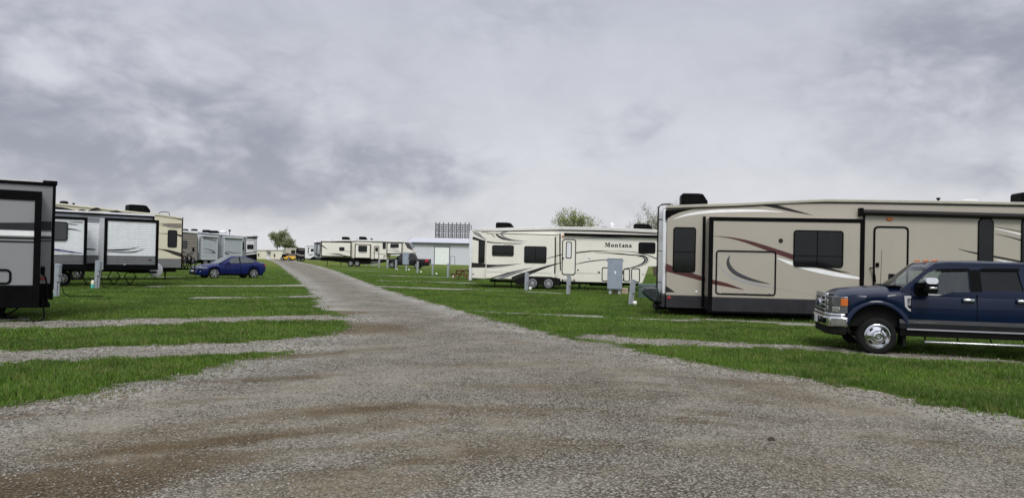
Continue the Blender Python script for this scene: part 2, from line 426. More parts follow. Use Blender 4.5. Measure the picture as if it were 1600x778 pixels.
def ac_unit(f, root, x0, y0, x1, y1, m=None, depth=.9):
    """roof air conditioner: tapered shroud on a base"""
    yc = 1.0
    a, b, c, d = f.rect(x0, y0, x1, y1, yc)
    b -= .02; L = c-a; h = d-b
    pr = [(a, b), (c, b), (c, b+h*.35), (c-L*.18, d-.02), (c-L*.35, d), (a+L*.06, d), (a, d-h*.15)]
    o = MB().prism(pr, yc-.36, yc+.36).build('air_conditioner', m or BLACK, root, .09, seg=3)
    g = MB()
    for i in range(6): g.box(a+L*(.12+.1*i), a+L*(.16+.1*i), yc-.366, yc-.358, b+h*.3, b+h*.75)
    g.build('vent_grille', CHASSIS, o)
    return o
def ladder(root, x, y0, y1, z0, z1, rungs=8, m=None, hook=.25):
    r_ = .014; mb = MB()
    for y in (y0, y1):
        mb.tube(catmull([(x, y, z0), (x, y, z0+.3), (x, y, z1-.1), (x+.03, y, z1+.12), (x+.12, y, z1+.2), (x+.12+hook, y, z1+.2), (x+.22+hook, y, z1+.05)], 5), r_, 6)
    for i in range(rungs):
        z = z0+.12+(z1-z0-.25)*i/(rungs-1); mb.tube([(x, y0, z), (x, y1, z)], r_, 6)
    for z in (z0+.3, (z0+z1)/2, z1-.3):
        for y in (y0, y1): mb.tube([(x, y, z), (x+.14, y, z)], .01, 6)
    return mb.build('ladder', m or BLACK, root)
def jack(root, x, y, z1, name='stabiliser_jack', sc=.35):
    mb = MB()
    mb.box(x-.04, x+.04, y-.04, y+.04, .3, z1).box(x-.03, x+.03, y-.03, y+.03, .02, .4).box(x-.12, x+.12, y-.12, y+.12, 0, .03)
    return mb.build(name, CHASSIS, root)
def scissor(root, x, y, z1, w=.22):
    mb = MB(); zm = z1*.5
    for s_ in (-1, 1):
        mb.tube([(x, y, z1), (x+s_*w, y, zm), (x, y, .05)], .025, 6)
    mb.tube([(x-w, y, zm), (x+w, y, zm)], .012, 6); mb.box(x-.13, x+.13, y-.1, y+.1, 0, .05).box(x-.1, x+.1, y-.06, y+.06, z1-.04, z1+.03)
    return mb.build('scissor_jack', CHASSIS, root)
def siding(mb, x0, x1, z0, z1, y, pitch=.1, d=.016):
    """horizontal corrugated siding on the near face"""
    n = max(2, int(round((z1-z0)/pitch))); p = (z1-z0)/n; pr = []
    for i in range(n):
        z = z0+p*i; pr += [(y-d, z+.15*p), (y-d, z+.72*p), (y, z+.82*p), (y, z+.98*p)]
    pr = [(y, z0)]+pr+[(y, z1), (y+.03, z1), (y+.03, z0)]
    return mb.xprism(pr, x0, x1)
def text(root, body, x, y, z, size, m, bold=.0, rot=0.):
    cu = bpy.data.curves.new('lettering', 'FONT'); cu.body = body; cu.size = size; cu.extrude = .003; cu.offset = bold
    tmp = bpy.data.objects.new('tmp', cu); COL.objects.link(tmp)
    dg = C.evaluated_depsgraph_get(); me = bpy.data.meshes.new_from_object(tmp.evaluated_get(dg))
    bpy.data.objects.remove(tmp); me.name = 'lettering'; me.materials.clear(); me.materials.append(m)
    return me

# ================================================================== GROUND
def gp(pts): return np.array([tuple(gpt(a, b))[:2] for a, b in pts])
ROAD = np.vstack([
    gp([(412, 404.0), (427, 409), (436, 414), (446, 422), (462, 435), (480, 450), (487, 462), (492, 474), (500, 484), (524, 489), (545, 500), (548, 511), (520, 519), (500, 524),
        (470, 530), (452, 541), (436, 551), (380, 563), (300, 581), (200, 602), (100, 622), (0, 641), (-120, 665)]),
    np.array([[-9, 6.2], [-9, -6], [14, -6], [14, 8.2]]),
    gp([(1700, 676), (1600, 652), (1520, 640), (1430, 625), (1330, 606), (1280, 594), (1150, 579), (1050, 562), (1000, 551), (962, 541), (900, 531), (850, 520), (770, 499), (700, 480),
        (650, 466), (600, 452), (560, 436), (530, 425), (500, 416), (470, 409.5), (455, 406)])])
def strip(a, b, w0, w1):
    a = Vector(gpt(*a)[:2]); b = Vector(gpt(*b)[:2]); d = (b-a).normalized(); n = Vector((-d.y, d.x))
    return np.array([tuple(a-n*w0), tuple(b-n*w1), tuple(b+n*w1), tuple(a+n*w0)])
PATHS = [
    gp([(-120, 504), (0, 503), (150, 500), (300, 498), (400, 495), (520, 489.5), (560, 500), (400, 502.5), (300, 506.5), (150, 511), (0, 516), (-120, 519)]),
    gp([(-160, 552), (0, 547), (150, 543), (300, 537), (440, 529), (500, 522), (560, 530), (440, 551), (300, 557), (150, 563), (0, 570), (-160, 578)]),
    gp([(905, 521), (950, 525.5), (1000, 530), (1150, 536.5), (1290, 543), (1420, 554), (1700, 569), (1750, 584), (1600, 572), (1420, 563), (1290, 550.5), (1150, 545.5), (1050, 541.5), (960, 538), (900, 531)]),
]
THIN = [strip((300, 466), (492, 463), .3, .55), strip((230, 447), (486, 446), .35, .6), strip((80, 432), (470, 434), .3, .5), strip((400, 426.5), (458, 427), .3, .45), strip((400, 417.5), (440, 418), .5, .6),
        strip((585, 447), (880, 458), .5, .32), strip((700, 484), (1290, 510), .03, .06), strip((590, 438), (760, 443), .4, .4), strip((500, 420), (610, 424), .5, .4), strip((560, 429.5), (735, 434), .5, .5),
        strip((640, 417.5), (735, 419.5), .5, .5), strip((1060, 497), (1280, 507), .2, .2)]
def sdist(P, poly_):
    """signed distance, negative inside"""
    x, y = P[:, 0], P[:, 1]; dmin = np.full(len(P), 1e18); ins = np.zeros(len(P), bool); n = len(poly_)
    for i in range(n):
        ax, ay = poly_[i]; bx, by = poly_[(i+1) % n]; dx, dy = bx-ax, by-ay
        t_ = np.clip(((x-ax)*dx+(y-ay)*dy)/(dx*dx+dy*dy+1e-12), 0, 1)
        dmin = np.minimum(dmin, (x-ax-t_*dx)**2+(y-ay-t_*dy)**2)
        c = ((ay > y) != (by > y)); xx = ax+(y-ay)*dx/(dy if abs(dy) > 1e-9 else 1e-9)
        ins ^= c & (x < xx)
    d = np.sqrt(dmin); return np.where(ins, -d, d)
def vnoise(P, sc, seed=0):
    """cheap smooth value noise for scattering"""
    q = P*sc; i = np.floor(q).astype(int); f = q-i; f = f*f*(3-2*f)
    def h(a, b): 
        k = np.sin(a*127.1+b*311.7+seed*74.7)*43758.5453; return k-np.floor(k)
    a, b = i[:, 0], i[:, 1]
    return (h(a, b)*(1-f[:, 0])+h(a+1, b)*f[:, 0])*(1-f[:, 1])+(h(a, b+1)*(1-f[:, 0])+h(a+1, b+1)*f[:, 0])*f[:, 1]
def fields(P):
    dr = sdist(P, ROAD); dp = np.min([sdist(P, q) for q in PATHS], axis=0); dt = np.min([sdist(P, q) for q in THIN], axis=0)
    dp = dp+(vnoise(P, .8, 33)-.5)*.45+(vnoise(P, 2.5, 34)-.5)*.25; dt = dt+(vnoise(P, .6, 31)-.42)*.75+(vnoise(P, 2.2, 35)-.5)*.4
    return dr, dp, dt
def hgt(P):
    r_ = np.hypot(P[:, 0], P[:, 1]); k = np.clip((r_-3)/10, 0, 1)
    return ((vnoise(P, .35, 3)-.5)*.05+(vnoise(P, .9, 5)-.5)*.02)*k
angs = np.concatenate([np.arange(-46, 46.01, .25), np.arange(50, 314, 6)])
rad = [1.2]
while rad[-1] < 3500: rad.append(rad[-1]*(1.014 if rad[-1] < 260 else 1.1))
rad = np.array(rad); na, nr = len(angs), len(rad)
A, RR = np.meshgrid(np.radians(angs), rad, indexing='ij')
GX = (np.sin(A)*RR).ravel(); GY = (np.cos(A)*RR).ravel(); GP = np.stack([GX, GY], 1)
dr, dp, dt = fields(GP); gz = hgt(GP)
ii, jj = np.meshgrid(np.arange(na), np.arange(nr-1), indexing='ij')
ii = ii.ravel(); jj = jj.ravel(); i2 = (ii+1) % na
quads = np.stack([ii*nr+jj, ii*nr+jj+1, i2*nr+jj+1, i2*nr+jj], 1)
qr = dr[quads].mean(1); qp = dp[quads].mean(1); qt = dt[quads].mean(1)
sdall = np.minimum(np.minimum(dr, dp+.02), dt-.08)

# brown mud zones on the gravel (px centre, radius x m, y m, angle)
MUD = [((552, 512), 1.5, 1.3, 1.05), ((520, 489), 1.3, .9, 1.), ((455, 555), 1.8, .5, .7), ((430, 590), 1.8, .35, .6), ((330, 690), 2.0, .3, .7), ((150, 740), 1.6, .45, 1.), ((60, 770), 1.2, .5, 1.), ((700, 570), 2.6, .5, .35),
       ((1160, 650), 1.8, .3, .45), ((1050, 655), 1.2, .3, .5), ((1210, 600), 1.3, .25, .5), ((1330, 605), .9, .2, .7), ((1000, 600), 2., .3, .4), ((900, 690), 1.8, .3, .35), ((1450, 690), 1.6, .25, .4), ((640, 720), 2.2, .3, .45),
       ((560, 640), 1.6, .3, .6), ((760, 640), 2., .25, .35), ((1480, 622), .9, .2, .7), ((480, 480), 1.5, 1., .4), ((330, 575), 1., .25, .5), ((340, 625), 1.2, .2, .5), ((60, 650), 1.2, .3, .5), ((580, 545), 1.8, .5, .5)]
def mudat(GP):
  mud = np.zeros(len(GP))
  for (p_, rx, ry, a_) in MUD:
    c = gpt(*p_); an_ = .55 if p_[0] < 700 else -.3; ca, sa = math.cos(an_), math.sin(an_)
    u = (GP[:, 0]-c.x)*ca+(GP[:, 1]-c.y)*sa; v_ = -(GP[:, 0]-c.x)*sa+(GP[:, 1]-c.y)*ca
    mud = np.maximum(mud, a_*np.exp(-(u/rx)**2-(v_/ry)**2))
  return mud
mud = mudat(GP)

GM = bpy.data.materials.new('gravel_and_turf'); GM.use_nodes = True
g = NT(GM.node_tree); B = g.n['Principled BSDF']
pos = g.new('ShaderNodeNewGeometry').outputs['Position']
flat = g.scale3(pos, (1, 1, 0))
asd = g.new('ShaderNodeAttribute', attribute_name='edge').outputs['Fac']
amud = g.new('ShaderNodeAttribute', attribute_name='mud').outputs['Fac']
e1 = g.m('MULTIPLY', g.m('SUBTRACT', g.noise(flat, 1.3, 3), .5), .9)
e2 = g.m('MULTIPLY', g.m('SUBTRACT', g.noise(flat, 6, 5, .75), .5), 1.15)
edge = g.m('ADD', asd, g.m('ADD', e1, e2))
turf = g.rmp(edge, -.03, .06)
ffar = g.rmp(g.v('LENGTH', flat), 60, 140)
vv = g.vor(flat, 38); v2 = g.vor(flat, 90); v3 = g.vor(g.v('ADD', flat, (3.3, 1.7, 0)), 17)
sepc = g.new('ShaderNodeSeparateColor'); g.l.new(vv.outputs['Color'], sepc.inputs[0])
sep2 = g.new('ShaderNodeSeparateColor'); g.l.new(v2.outputs['Color'], sep2.inputs[0])
sep3 = g.new('ShaderNodeSeparateColor'); g.l.new(v3.outputs['Color'], sep3.inputs[0])
stone = g.mix(g.m('POWER', sepc.outputs[0], 1.3), (.125, .117, .098), (.50, .475, .415))
stone2 = g.mix(sep2.outputs[0], (.12, .111, .09), (.45, .425, .365))
stone = g.mix(.45, stone, stone2)
big = g.rmp(sep3.outputs[1], .86, .9)
stone = g.mix(g.m('MULTIPLY', big, g.rmp(v3.outputs['Distance'], .42, .3)), stone, (.44, .41, .37))
gap = g.rmp(vv.outputs['Distance'], .35, .62)
stone = g.mix(g.m('MULTIPLY', gap, .85), stone, (.05, .042, .03))
fine = g.mix(g.noise(flat, 120, 2), (.19, .174, .138), (.315, .292, .24))
track = g.noise(g.v('ADD', flat, (3, 9, 0)), .4, 5, .6, .4)
tr2 = g.noise(flat, 1.3, 6, .65)
pack = g.rmp(g.m('ADD', g.m('MULTIPLY', track, .6), g.m('MULTIPLY', tr2, .5)), .44, .68)
grav = g.mix(g.m('MULTIPLY', pack, .6), stone, fine)
brown = g.mix(g.noise(flat, 22, 4), (.055, .042, .026), (.155, .12, .078))
cen = g.v('SUBTRACT', flat, (1., 1.5, 0)); rad_ = g.v('LENGTH', cen); sx = g.new('ShaderNodeSeparateXYZ'); g.l.new(cen, sx.inputs[0])
th_ = g.m('ARCTAN2', sx.outputs[1], sx.outputs[0]); cv = g.new('ShaderNodeCombineXYZ'); wob = g.m('MULTIPLY', g.noise(flat, .35, 3), 2.2)
g.l.new(g.m('ADD', rad_, wob), cv.inputs[0]); g.l.new(g.m('MULTIPLY', th_, 1.6), cv.inputs[1]); rut = g.noise(cv.outputs[0], .8, 6, .62)
rut2 = g.noise(flat, .28, 5, .6)
br2 = g.m('MULTIPLY', g.rmp(g.m('ADD', g.m('MULTIPLY', rut, .72), g.m('MULTIPLY', rut2, .3)), .47, .62, 0, .8), g.rmp(rad_, 26, 12))
grav = g.mix(br2, grav, g.mix(.35, g.mix(1., grav, (.76, .67, .54), 'MULTIPLY'), (.15, .118, .077)))
thinmud = g.rmp(g.m('ABSOLUTE', g.m('SUBTRACT', edge, .05)), .0, .16, .55, 0.)
patch = g.noise(flat, .5, 4); fineg = g.noise(flat, 30, 4, .7); midg = g.noise(flat, 4, 5, .65)
turfc = g.mix(g.rmp(fineg, .3, .7), (.03, .06, .008), (.078, .138, .016))
turfc = g.mix(g.rmp(patch, .35, .65, 0, .5), turfc, (.045, .085, .014))
turfc = g.mix(g.rmp(midg, .55, .75, 0, .45), turfc, (.095, .115, .035))
turfc = g.mix(g.rmp(g.noise(g.v('ADD', flat, (31, 7, 0)), 1.1, 6, .7), .66, .76, 0, .6), turfc, (.09, .06, .032))
turfc = g.mix(ffar, turfc, g.mix(g.rmp(g.noise(g.scale3(flat, (.35, 1, 1)), .12, 6, .7), .38, .62), (.085, .125, .022), (.14, .165, .045)))
paleg = g.m('MULTIPLY', g.rmp(asd, -1.5, -.3), g.rmp(g.noise(flat, .9, 4), .3, .6, .1, .5))
grav = g.mix(paleg, grav, g.mix(sepc.outputs[1], (.24, .235, .21), (.52, .51, .47)))
mudf = g.rmp(g.m('ADD', amud, g.m('MULTIPLY', g.m('SUBTRACT', g.noise(g.scale3(flat, (1, 2.2, 1)), 2.2, 6, .65), .5), 1.1)), .18, .7, 0, .95)
grav = g.mix(mudf, grav, g.mix(.42, g.mix(1., grav, (.56, .47, .355), 'MULTIPLY'), brown))
mixc = g.mix(turf, grav, turfc)
mixc = g.mix(g.m('MULTIPLY', thinmud, g.rmp(midg, .4, .6)), mixc, (.075, .053, .032))
g.l.new(mixc, B.inputs['Base Color']); B.inputs['Roughness'].default_value = .95; B.inputs['Specular IOR Level'].default_value = .04
hh = g.m('ADD', g.m('MULTIPLY', g.m('SUBTRACT', 1., vv.outputs['Distance']), .016), g.m('MULTIPLY', g.m('SUBTRACT', 1., v2.outputs['Distance']), .008))
hh = g.m('ADD', g.m('MULTIPLY', hh, g.m('SUBTRACT', 1., g.m('MULTIPLY', pack, .6))), g.m('MULTIPLY', g.noise(flat, 3, 5), .03))
hh = g.m('ADD', g.m('MULTIPLY', hh, g.m('SUBTRACT', 1., turf)), g.m('MULTIPLY', turf, g.m('MULTIPLY', fineg, .04)))
bn = g.new('ShaderNodeBump'); bn.inputs['Strength'].default_value = 1.; bn.inputs['Distance'].default_value = 1.
g.l.new(hh, bn.inputs['Height']); g.l.new(bn.outputs[0], B.inputs['Normal'])

def ground_part(name, sel, center=False):
    q = quads[sel]; used, inv = np.unique(q, return_inverse=True); q = inv.reshape(q.shape)
    co = np.stack([GX[used], GY[used], gz[used]], 1); extra = None
    me = bpy.data.meshes.new(name); nv = len(co); nf = len(q)
    me.vertices.add(nv); me.vertices.foreach_set('co', co.ravel())
    me.loops.add(nf*4); me.loops.foreach_set('vertex_index', q[:, ::-1].ravel())
    me.polygons.add(nf); me.polygons.foreach_set('loop_start', np.arange(0, nf*4, 4)); me.polygons.foreach_set('loop_total', np.full(nf, 4))
    me.polygons.foreach_set('use_smooth', np.ones(nf, bool))
    a = me.attributes.new('edge', 'FLOAT', 'POINT'); a.data.foreach_set('value', np.clip(sdall[used], -9, 9))
    a = me.attributes.new('mud', 'FLOAT', 'POINT'); a.data.foreach_set('value', mud[used])
    me.update(calc_edges=True); me.validate(); me.materials.append(GM)
    o = bpy.data.objects.new(name, me); COL.objects.link(o); return tag(o, kind='structure')
is_road = qr < 0; is_path = (~is_road) & ((qp < .0) | (qt < .05))
ground_part('road', is_road); ground_part('gravel_path', is_path); ground_part('ground', ~(is_road | is_path))
cd = MB(); cd.v = [(math.sin(R(a))*1.2, math.cos(R(a))*1.2, 0) for a in angs]; cd.f = [tuple(range(len(angs)-1, -1, -1))]
cdo = cd.build('road', GM); tag(cdo, kind='structure')

# grass blades
def grass(name, n, dmin, dmax, label):
    ang = np.radians(rng.uniform(-45, 52, n)); r_ = dmin*(dmax/dmin)**rng.random(n)
    P = np.stack([np.sin(ang)*r_, np.cos(ang)*r_], 1)
    a, b, c = fields(P); s = np.minimum(np.minimum(a, b+.02), c-.08)
    s = s+(vnoise(P, 1.3, 9)-.5)*.6+(vnoise(P, 5, 4)-.5)*.6
    keep = s > .05+.12*rng.random(n)
    keep |= (s > -.35) & (rng.random(n) < .07)
    keep &= ~((vnoise(P, .9, 21) > .80) & (rng.random(n) < .75) & (s < 1.6))
    P = P[keep]; r_ = r_[keep]; n = len(P); s = s[keep]
    z0 = hgt(P); th = rng.random(n)*2*np.pi
    tall = .6+.8*vnoise(P, .8, 2)
    h = (.035+.06*rng.random(n))*tall*np.clip(.5+s*1.2, .45, 1.)*(1-.45*np.clip((r_-14)/20, 0, 1))
    w = .0036*(r_/7)**.9*(.7+.6*rng.random(n)); lean = rng.uniform(.1, .75, n)*h; lt = rng.random(n)*2*np.pi
    dx, dy = np.cos(th)*w, np.sin(th)*w; lx, ly = np.cos(lt)*lean, np.sin(lt)*lean
    V = np.empty((n, 5, 3))
    V[:, 0] = np.stack([P[:, 0]-dx, P[:, 1]-dy, z0-.01], 1); V[:, 1] = np.stack([P[:, 0]+dx, P[:, 1]+dy, z0-.01], 1)
    V[:, 2] = np.stack([P[:, 0]+dx*.8+lx*.35, P[:, 1]+dy*.8+ly*.35, z0+h*.55], 1); V[:, 3] = np.stack([P[:, 0]-dx*.8+lx*.35, P[:, 1]-dy*.8+ly*.35, z0+h*.55], 1)
    V[:, 4] = np.stack([P[:, 0]+lx, P[:, 1]+ly, z0+h], 1)
    me = bpy.data.meshes.new(name); me.vertices.add(n*5); me.vertices.foreach_set('co', V.ravel())
    base = np.arange(n)[:, None]*5
    loops = np.concatenate([base+np.array([[0, 1, 2, 3]]), base+np.array([[3, 2, 4]])], 1)
    me.loops.add(n*7); me.loops.foreach_set('vertex_index', loops.ravel())
    ls = (np.arange(n)[:, None]*7+np.array([[0, 4]])).ravel(); me.polygons.add(n*2)
    me.polygons.foreach_set('loop_start', ls); me.polygons.foreach_set('loop_total', np.tile([4, 3], n))
    me.update(calc_edges=True); me.materials.append(GRASSM)
    o = bpy.data.objects.new(name, me); COL.objects.link(o); return tag(o, label, 'grass', kind='stuff')
GRASSM = bpy.data.materials.new('grass_blade'); GRASSM.use_nodes = True
g = NT(GRASSM.node_tree); B = g.n['Principled BSDF']; ge = g.new('ShaderNodeNewGeometry')
rnd = ge.outputs['Random Per Island']; pn = g.noise(ge.outputs['Position'], .45, 4); pn2 = g.noise(ge.outputs['Position'], 2.5, 4)
gc = g.mix(rnd, (.060, .120, .013), (.165, .275, .038))
gc = g.mix(g.rmp(pn, .42, .6, 0, .7), gc, (.048, .098, .013)); gc = g.mix(g.rmp(pn2, .5, .66, 0, .75), gc, (.17, .205, .05)); gc = g.mix(g.rmp(g.noise(ge.outputs['Position'], 1.1, 6, .7), .60, .70, 0, .6), gc, (.20, .18, .08))
gc = g.mix(g.rmp(rnd, .93, .96), gc, (.19, .165, .08))
g.l.new(gc, B.inputs['Base Color']); B.inputs['Roughness'].default_value = .55; B.inputs['Specular IOR Level'].default_value = .3
trn = g.new('ShaderNodeBsdfTranslucent'); g.l.new(gc, trn.inputs[0]); mx = g.new('ShaderNodeMixShader'); mx.inputs[0].default_value = .3
g.l.new(B.outputs[0], mx.inputs[1]); g.l.new(trn.outputs[0], mx.inputs[2]); g.l.new(mx.outputs[0], g.n['Material Output'].inputs[0])
grass('grass', 1400000, 7.5, 75, 'short green grass of the lawns beside the gravel road and site strips')

# loose stones
def stones(n):
    ang = np.radians(rng.uniform(-39, 39, n)); r_ = 4.5*(24/4.5)**(rng.random(n)**1.15)
    P = np.stack([np.sin(ang)*r_, np.cos(ang)*r_], 1)
    a, b, c = fields(P); s = np.minimum(a, b)
    dens = np.clip(.2+1.3*(vnoise(P*np.array([.5, 1.4]), .9, 7)-.25)+np.exp(-(s+.4)**2/.35)*.9, .05, 1.)
    keep = (s+(vnoise(P, 2, 1)-.5)*.5 < .1) & (rng.random(n) < dens*(1-.55*np.clip(mudat(P)*1.6, 0, 1)))
    P = P[keep]; r_ = r_[keep]; s = s[keep]; n = len(P)
    near = np.exp(-(s+.35)**2/.3)
    sz = (.0045+.013*rng.random(n)**3.)*(1+.45*near)*(1+np.clip(r_-9, 0, 20)/26)
    base = np.array([[1, 0, 0], [0, 1, 0], [-1, 0, 0], [0, -1, 0], [.1, 0, .8], [0, 0, -.7]], float)
    V = base[None]*(1+rng.uniform(-.35, .35, (n, 6, 3)))+rng.uniform(-.22, .22, (n, 6, 3))
    V[..., 2] *= rng.uniform(.45, .85, n)[:, None]
    V *= sz[:, None, None]; th = rng.random(n)*6.28; c_, s_ = np.cos(th)[:, None], np.sin(th)[:, None]
    x = V[..., 0]*c_-V[..., 1]*s_; y = V[..., 0]*s_+V[..., 1]*c_
    V = np.stack([x+P[:, 0:1], y+P[:, 1:2], V[..., 2]+hgt(P)[:, None]+.25*sz[:, None]], 2)
    tri = np.array([[0, 1, 4], [1, 2, 4], [2, 3, 4], [3, 0, 4], [1, 0, 5], [2, 1, 5], [3, 2, 5], [0, 3, 5]])
    me = bpy.data.meshes.new('gravel'); me.vertices.add(n*6); me.vertices.foreach_set('co', V.ravel())
    L = (np.arange(n)[:, None, None]*6+tri[None]).ravel(); me.loops.add(len(L)); me.loops.foreach_set('vertex_index', L)
    me.polygons.add(n*8); me.polygons.foreach_set('loop_start', np.arange(0, n*24, 3)); me.polygons.foreach_set('loop_total', np.full(n*8, 3))
    me.update(calc_edges=True)
    m = bpy.data.materials.new('crushed_limestone'); m.use_nodes = True; g = NT(m.node_tree); B = g.n['Principled BSDF']
    ge = g.new('ShaderNodeNewGeometry'); r1 = ge.outputs['Random Per Island']
    c1 = g.mix(g.m('POWER', r1, 1.3), (.11, .10, .08), (.33, .312, .265))
    c1 = g.mix(g.rmp(g.noise(ge.outputs['Position'], .9, 5), .42, .64, 0, .75), c1, (.165, .135, .09))
    g.l.new(c1, B.inputs['Base Color']); B.inputs['Roughness'].default_value = .85
    me.materials.append(m); o = bpy.data.objects.new('gravel', me); COL.objects.link(o)
    return tag(o, 'loose grey crushed stones scattered over the gravel road', 'gravel', kind='stuff')
stones(170000)

# ================================================================== BIG TAUPE FIFTH WHEEL (right)
def lettering(root, body, f, px, py, size, y, m, rot=0., name='lettering', bold=0.):
    me = text(root, body, 0, 0, 0, size, m, bold)
    x, z = f.sz(px, py, y)
    o = bpy.data.objects.new(name, me); COL.objects.link(o); o.parent = root
    o.location = (x, y-.004, z); o.rotation_euler = (R(90), -rot, 0); return o
f1 = Frame(1040, 480, 25.2, 7)
def S1(x, y, o=0.): return f1.sz(x, y, o)
r1 = f1.root('fifth_wheel_trailer', 'taupe fifth wheel trailer with maroon stripes and charcoal skirt behind the navy pickup', 'camper trailer', 'camper trailers parked on the grass sites')
L1 = S1(1600, 400)[0]+1.6
zt = [S1(1040, 321)[1], S1(1160, 317)[1], S1(1290, 311)[1], S1(1600, 316)[1]]
xt = [0, S1(1160, 317)[0], S1(1290, 311)[0], S1(1600, 316)[0]]
zs = S1(1070, 481)[1]; zk = S1(1070, 462)[1]
body = [(0, zk)]+[(L1-3.2, zk), (L1-3.0, zk+.75), (L1-.3, zk+.8), (L1, zk+1.4), (L1-.35, zt[3]-.3), (L1-.8, zt[3]-.03)]+[(x, z-.06) for x, z in zip(xt[::-1], zt[::-1])]
MB().prism(body, 0, 2.45).build('body', TAUPE, r1, .02)
MB().prism([(0.002, zs), (L1-3.2, zs), (L1-3.2, zk), (0.002, zk)], -.012, 2.45).build('skirt', CHAR, r1, .01)
MB().prism([(-.04, zt[0]-.1)]+[(x, z-.1) for x, z in zip(xt[1:], zt[1:])]+[(L1-.85, zt[3]-.12), (L1-.85, zt[3]-.02)]+[(x, z) for x, z in zip(xt[::-1], zt[::-1])], -.035, 2.49).build('roof', BEIGE, r1, .02)
ribbons(f1, r1, 'roof_seam', [[(1042, 327, 1.6), (1160, 322.5, 1.6), (1290, 316.5, 1.8), (1600, 322, 1.8), (1650, 323, 1.8)]], -.03, BLACK)
# rear cap
MB().box(-.13, 0, .06, 2.40, zk+.02, zt[0]-.12).build('rear_cap', WHITE, r1, .05)
MB().box(-.16, -.02, .0, 2.45, zs, zk+.02).build('rear_bumper_skirt', CHAR, r1, .03)
window(f1, r1, 1051.5, 355, 1087, 425, 0, .09, GLASS, bars=(.45,))
poly(f1, r1, 'stripe', [(1040, 328.5), (1084, 326.5), (1062, 332), (1050, 337), (1040, 344)], 0, .003, BLACK)
ribbons(f1, r1, 'stripe', [[(1052, 342.5, .5), (1075, 335.5, 3.5), (1110, 330.8, 4.5), (1150, 329.3, 4.5), (1190, 329.5, 3), (1223, 331.5, .5)]], 0, WSTR)
poly(f1, r1, 'stripe', [(1191, 321.3), (1214, 320.2), (1271, 336.6), (1243, 332)], 0, .003, DSTR)
poly(f1, r1, 'stripe', [(1040, 411.5), (1065, 421), (1102, 433.5), (1102, 440), (1065, 430.5), (1040, 424)], 0, .003, MAROON)
poly(f1, r1, 'stripe', [(1040, 446), (1055, 456.5), (1040, 456.5)], 0, .003, DSTR)
ribbons(f1, r1, 'stripe', [[(1497, 388.5, .5), (1515, 393.5, 2), (1540, 398.5, 3), (1570, 404, 3), (1605, 411, 3)], [(1555, 365.5, .6), (1580, 371, 1.5), (1600, 377, 2.5)], [(1554, 354.6, .5), (1578, 358.5, 1), (1605, 364, 1)]], 0, DSTR)
ribbons(f1, r1, 'stripe', [[(1554, 357, .8), (1575, 361.5, 1.8), (1605, 368.5, 2.5)], [(1556, 406, .5), (1570, 408.4, 2), (1600, 414, 3)]], 0, WSTR)
boxpart(f1, r1, 'marker_light', 1042.5, 463, 1048, 466.6, -.02, .012, REDL)
boxpart(f1, r1, 'water_inlet', 1086.5, 454, 1090, 458, -.02, .02, WHITE)
x, z = S1(1532, 545, -.1); es = MB()
for k in range(2): es.box(x-.3, x+.3, -.45-.25*k, -.2-.25*k, .5-.24*k, .53-.24*k)
es.box(x-.31, x-.28, -.7, .1, .02, .05).tube([(x-.3, -.1, zs), (x-.3, -.65, .05)], .018, 5).tube([(x+.3, -.1, zs), (x+.3, -.65, .05)], .018, 5)
es.build('entry_steps', STEEL, r1)
# big slide-out
Y = -.75
a, b, c, d = f1.rect(1107, 489, 1350, 338, Y); b, d = S1(1107, 487, Y)[1], S1(1225, 340.5, Y)[1]; kz = S1(1130, 464.5, Y)[1]; zi = S1(1225, 346.5, Y)[1]
xa, xb = S1(1107, 410, Y)[0], S1(1350.5, 400, Y)[0]
sl_ = MB().box(xa+.02, xb-.02, Y, .0, kz, d-.02).build('slide_out', TAUPE, r1, .015)
MB().box(xa+.03, xb-.03, Y-.008, -.005, b, kz).build('slide_skirt', CHAR, sl_, .01)
tx = S1(1114, 400, Y)[0]; t2 = S1(1343.5, 400, Y)[0]
MB().holed([(xa, b-.02), (xb, b-.02), (xb, d), (xa, d)], [[(tx, b+.04), (t2, b+.04), (t2, zi), (tx, zi)]], Y-.022, Y+.05).build('slide_trim', BLACK, sl_, .008)
MB().box(xa-.11, xa-.02, -.06, -.0, b+.1, d+.05).build('slide_shadow_strip', BLACK, r1)  # black strip modelled as the shadowed gap beside the slide-out
window(f1, sl_, 1239.5, 360, 1317.5, 417.5, Y, .1, GLASS, bars=(.3,), vb=(.48,))
ringpart(f1, sl_, 'storage_hatch', 1118, 391.5, 1212.5, 461, Y, .045, BLACK, .1)
for px_ in (1125, 1164, 1203):
    hl = MB(); x, z = S1(px_, 457.5, Y); hl.box(x-.02, x+.02, Y-.035, Y-.0, z-.015, z+.015).build('hatch_latch', STEEL, sl_)
x, z = S1(1220, 376, Y); MB().lathe_y([(.001, -.03), (.06, -.03), (.07, 0)], x, z, Y, 14).build('vent_cap', DSTR, sl_)
ribbons(f1, sl_, 'stripe', [[(1115, 368.8, .4), (1140, 371.5, 2), (1165, 377, 4.5), (1190, 385, 6.5), (1215, 393.5, 7.5), (1240, 402, 8)], [(1112, 440, 7), (1135, 445, 5.5), (1162, 452.5, .4)]], Y, MAROON)
ribbons(f1, sl_, 'stripe', [[(1214, 403, 1), (1240, 412.5, 6), (1270, 421, 6.5), (1305, 428.5, 6.5), (1335, 433.5, 4), (1346, 435, 2)]], Y, WSTR)
ribbons(f1, sl_, 'stripe', [[(1270, 415.5, .5), (1290, 419, 3.2), (1310, 423.5, 2.6), (1328, 426.5, .4)]], Y, DSTR)
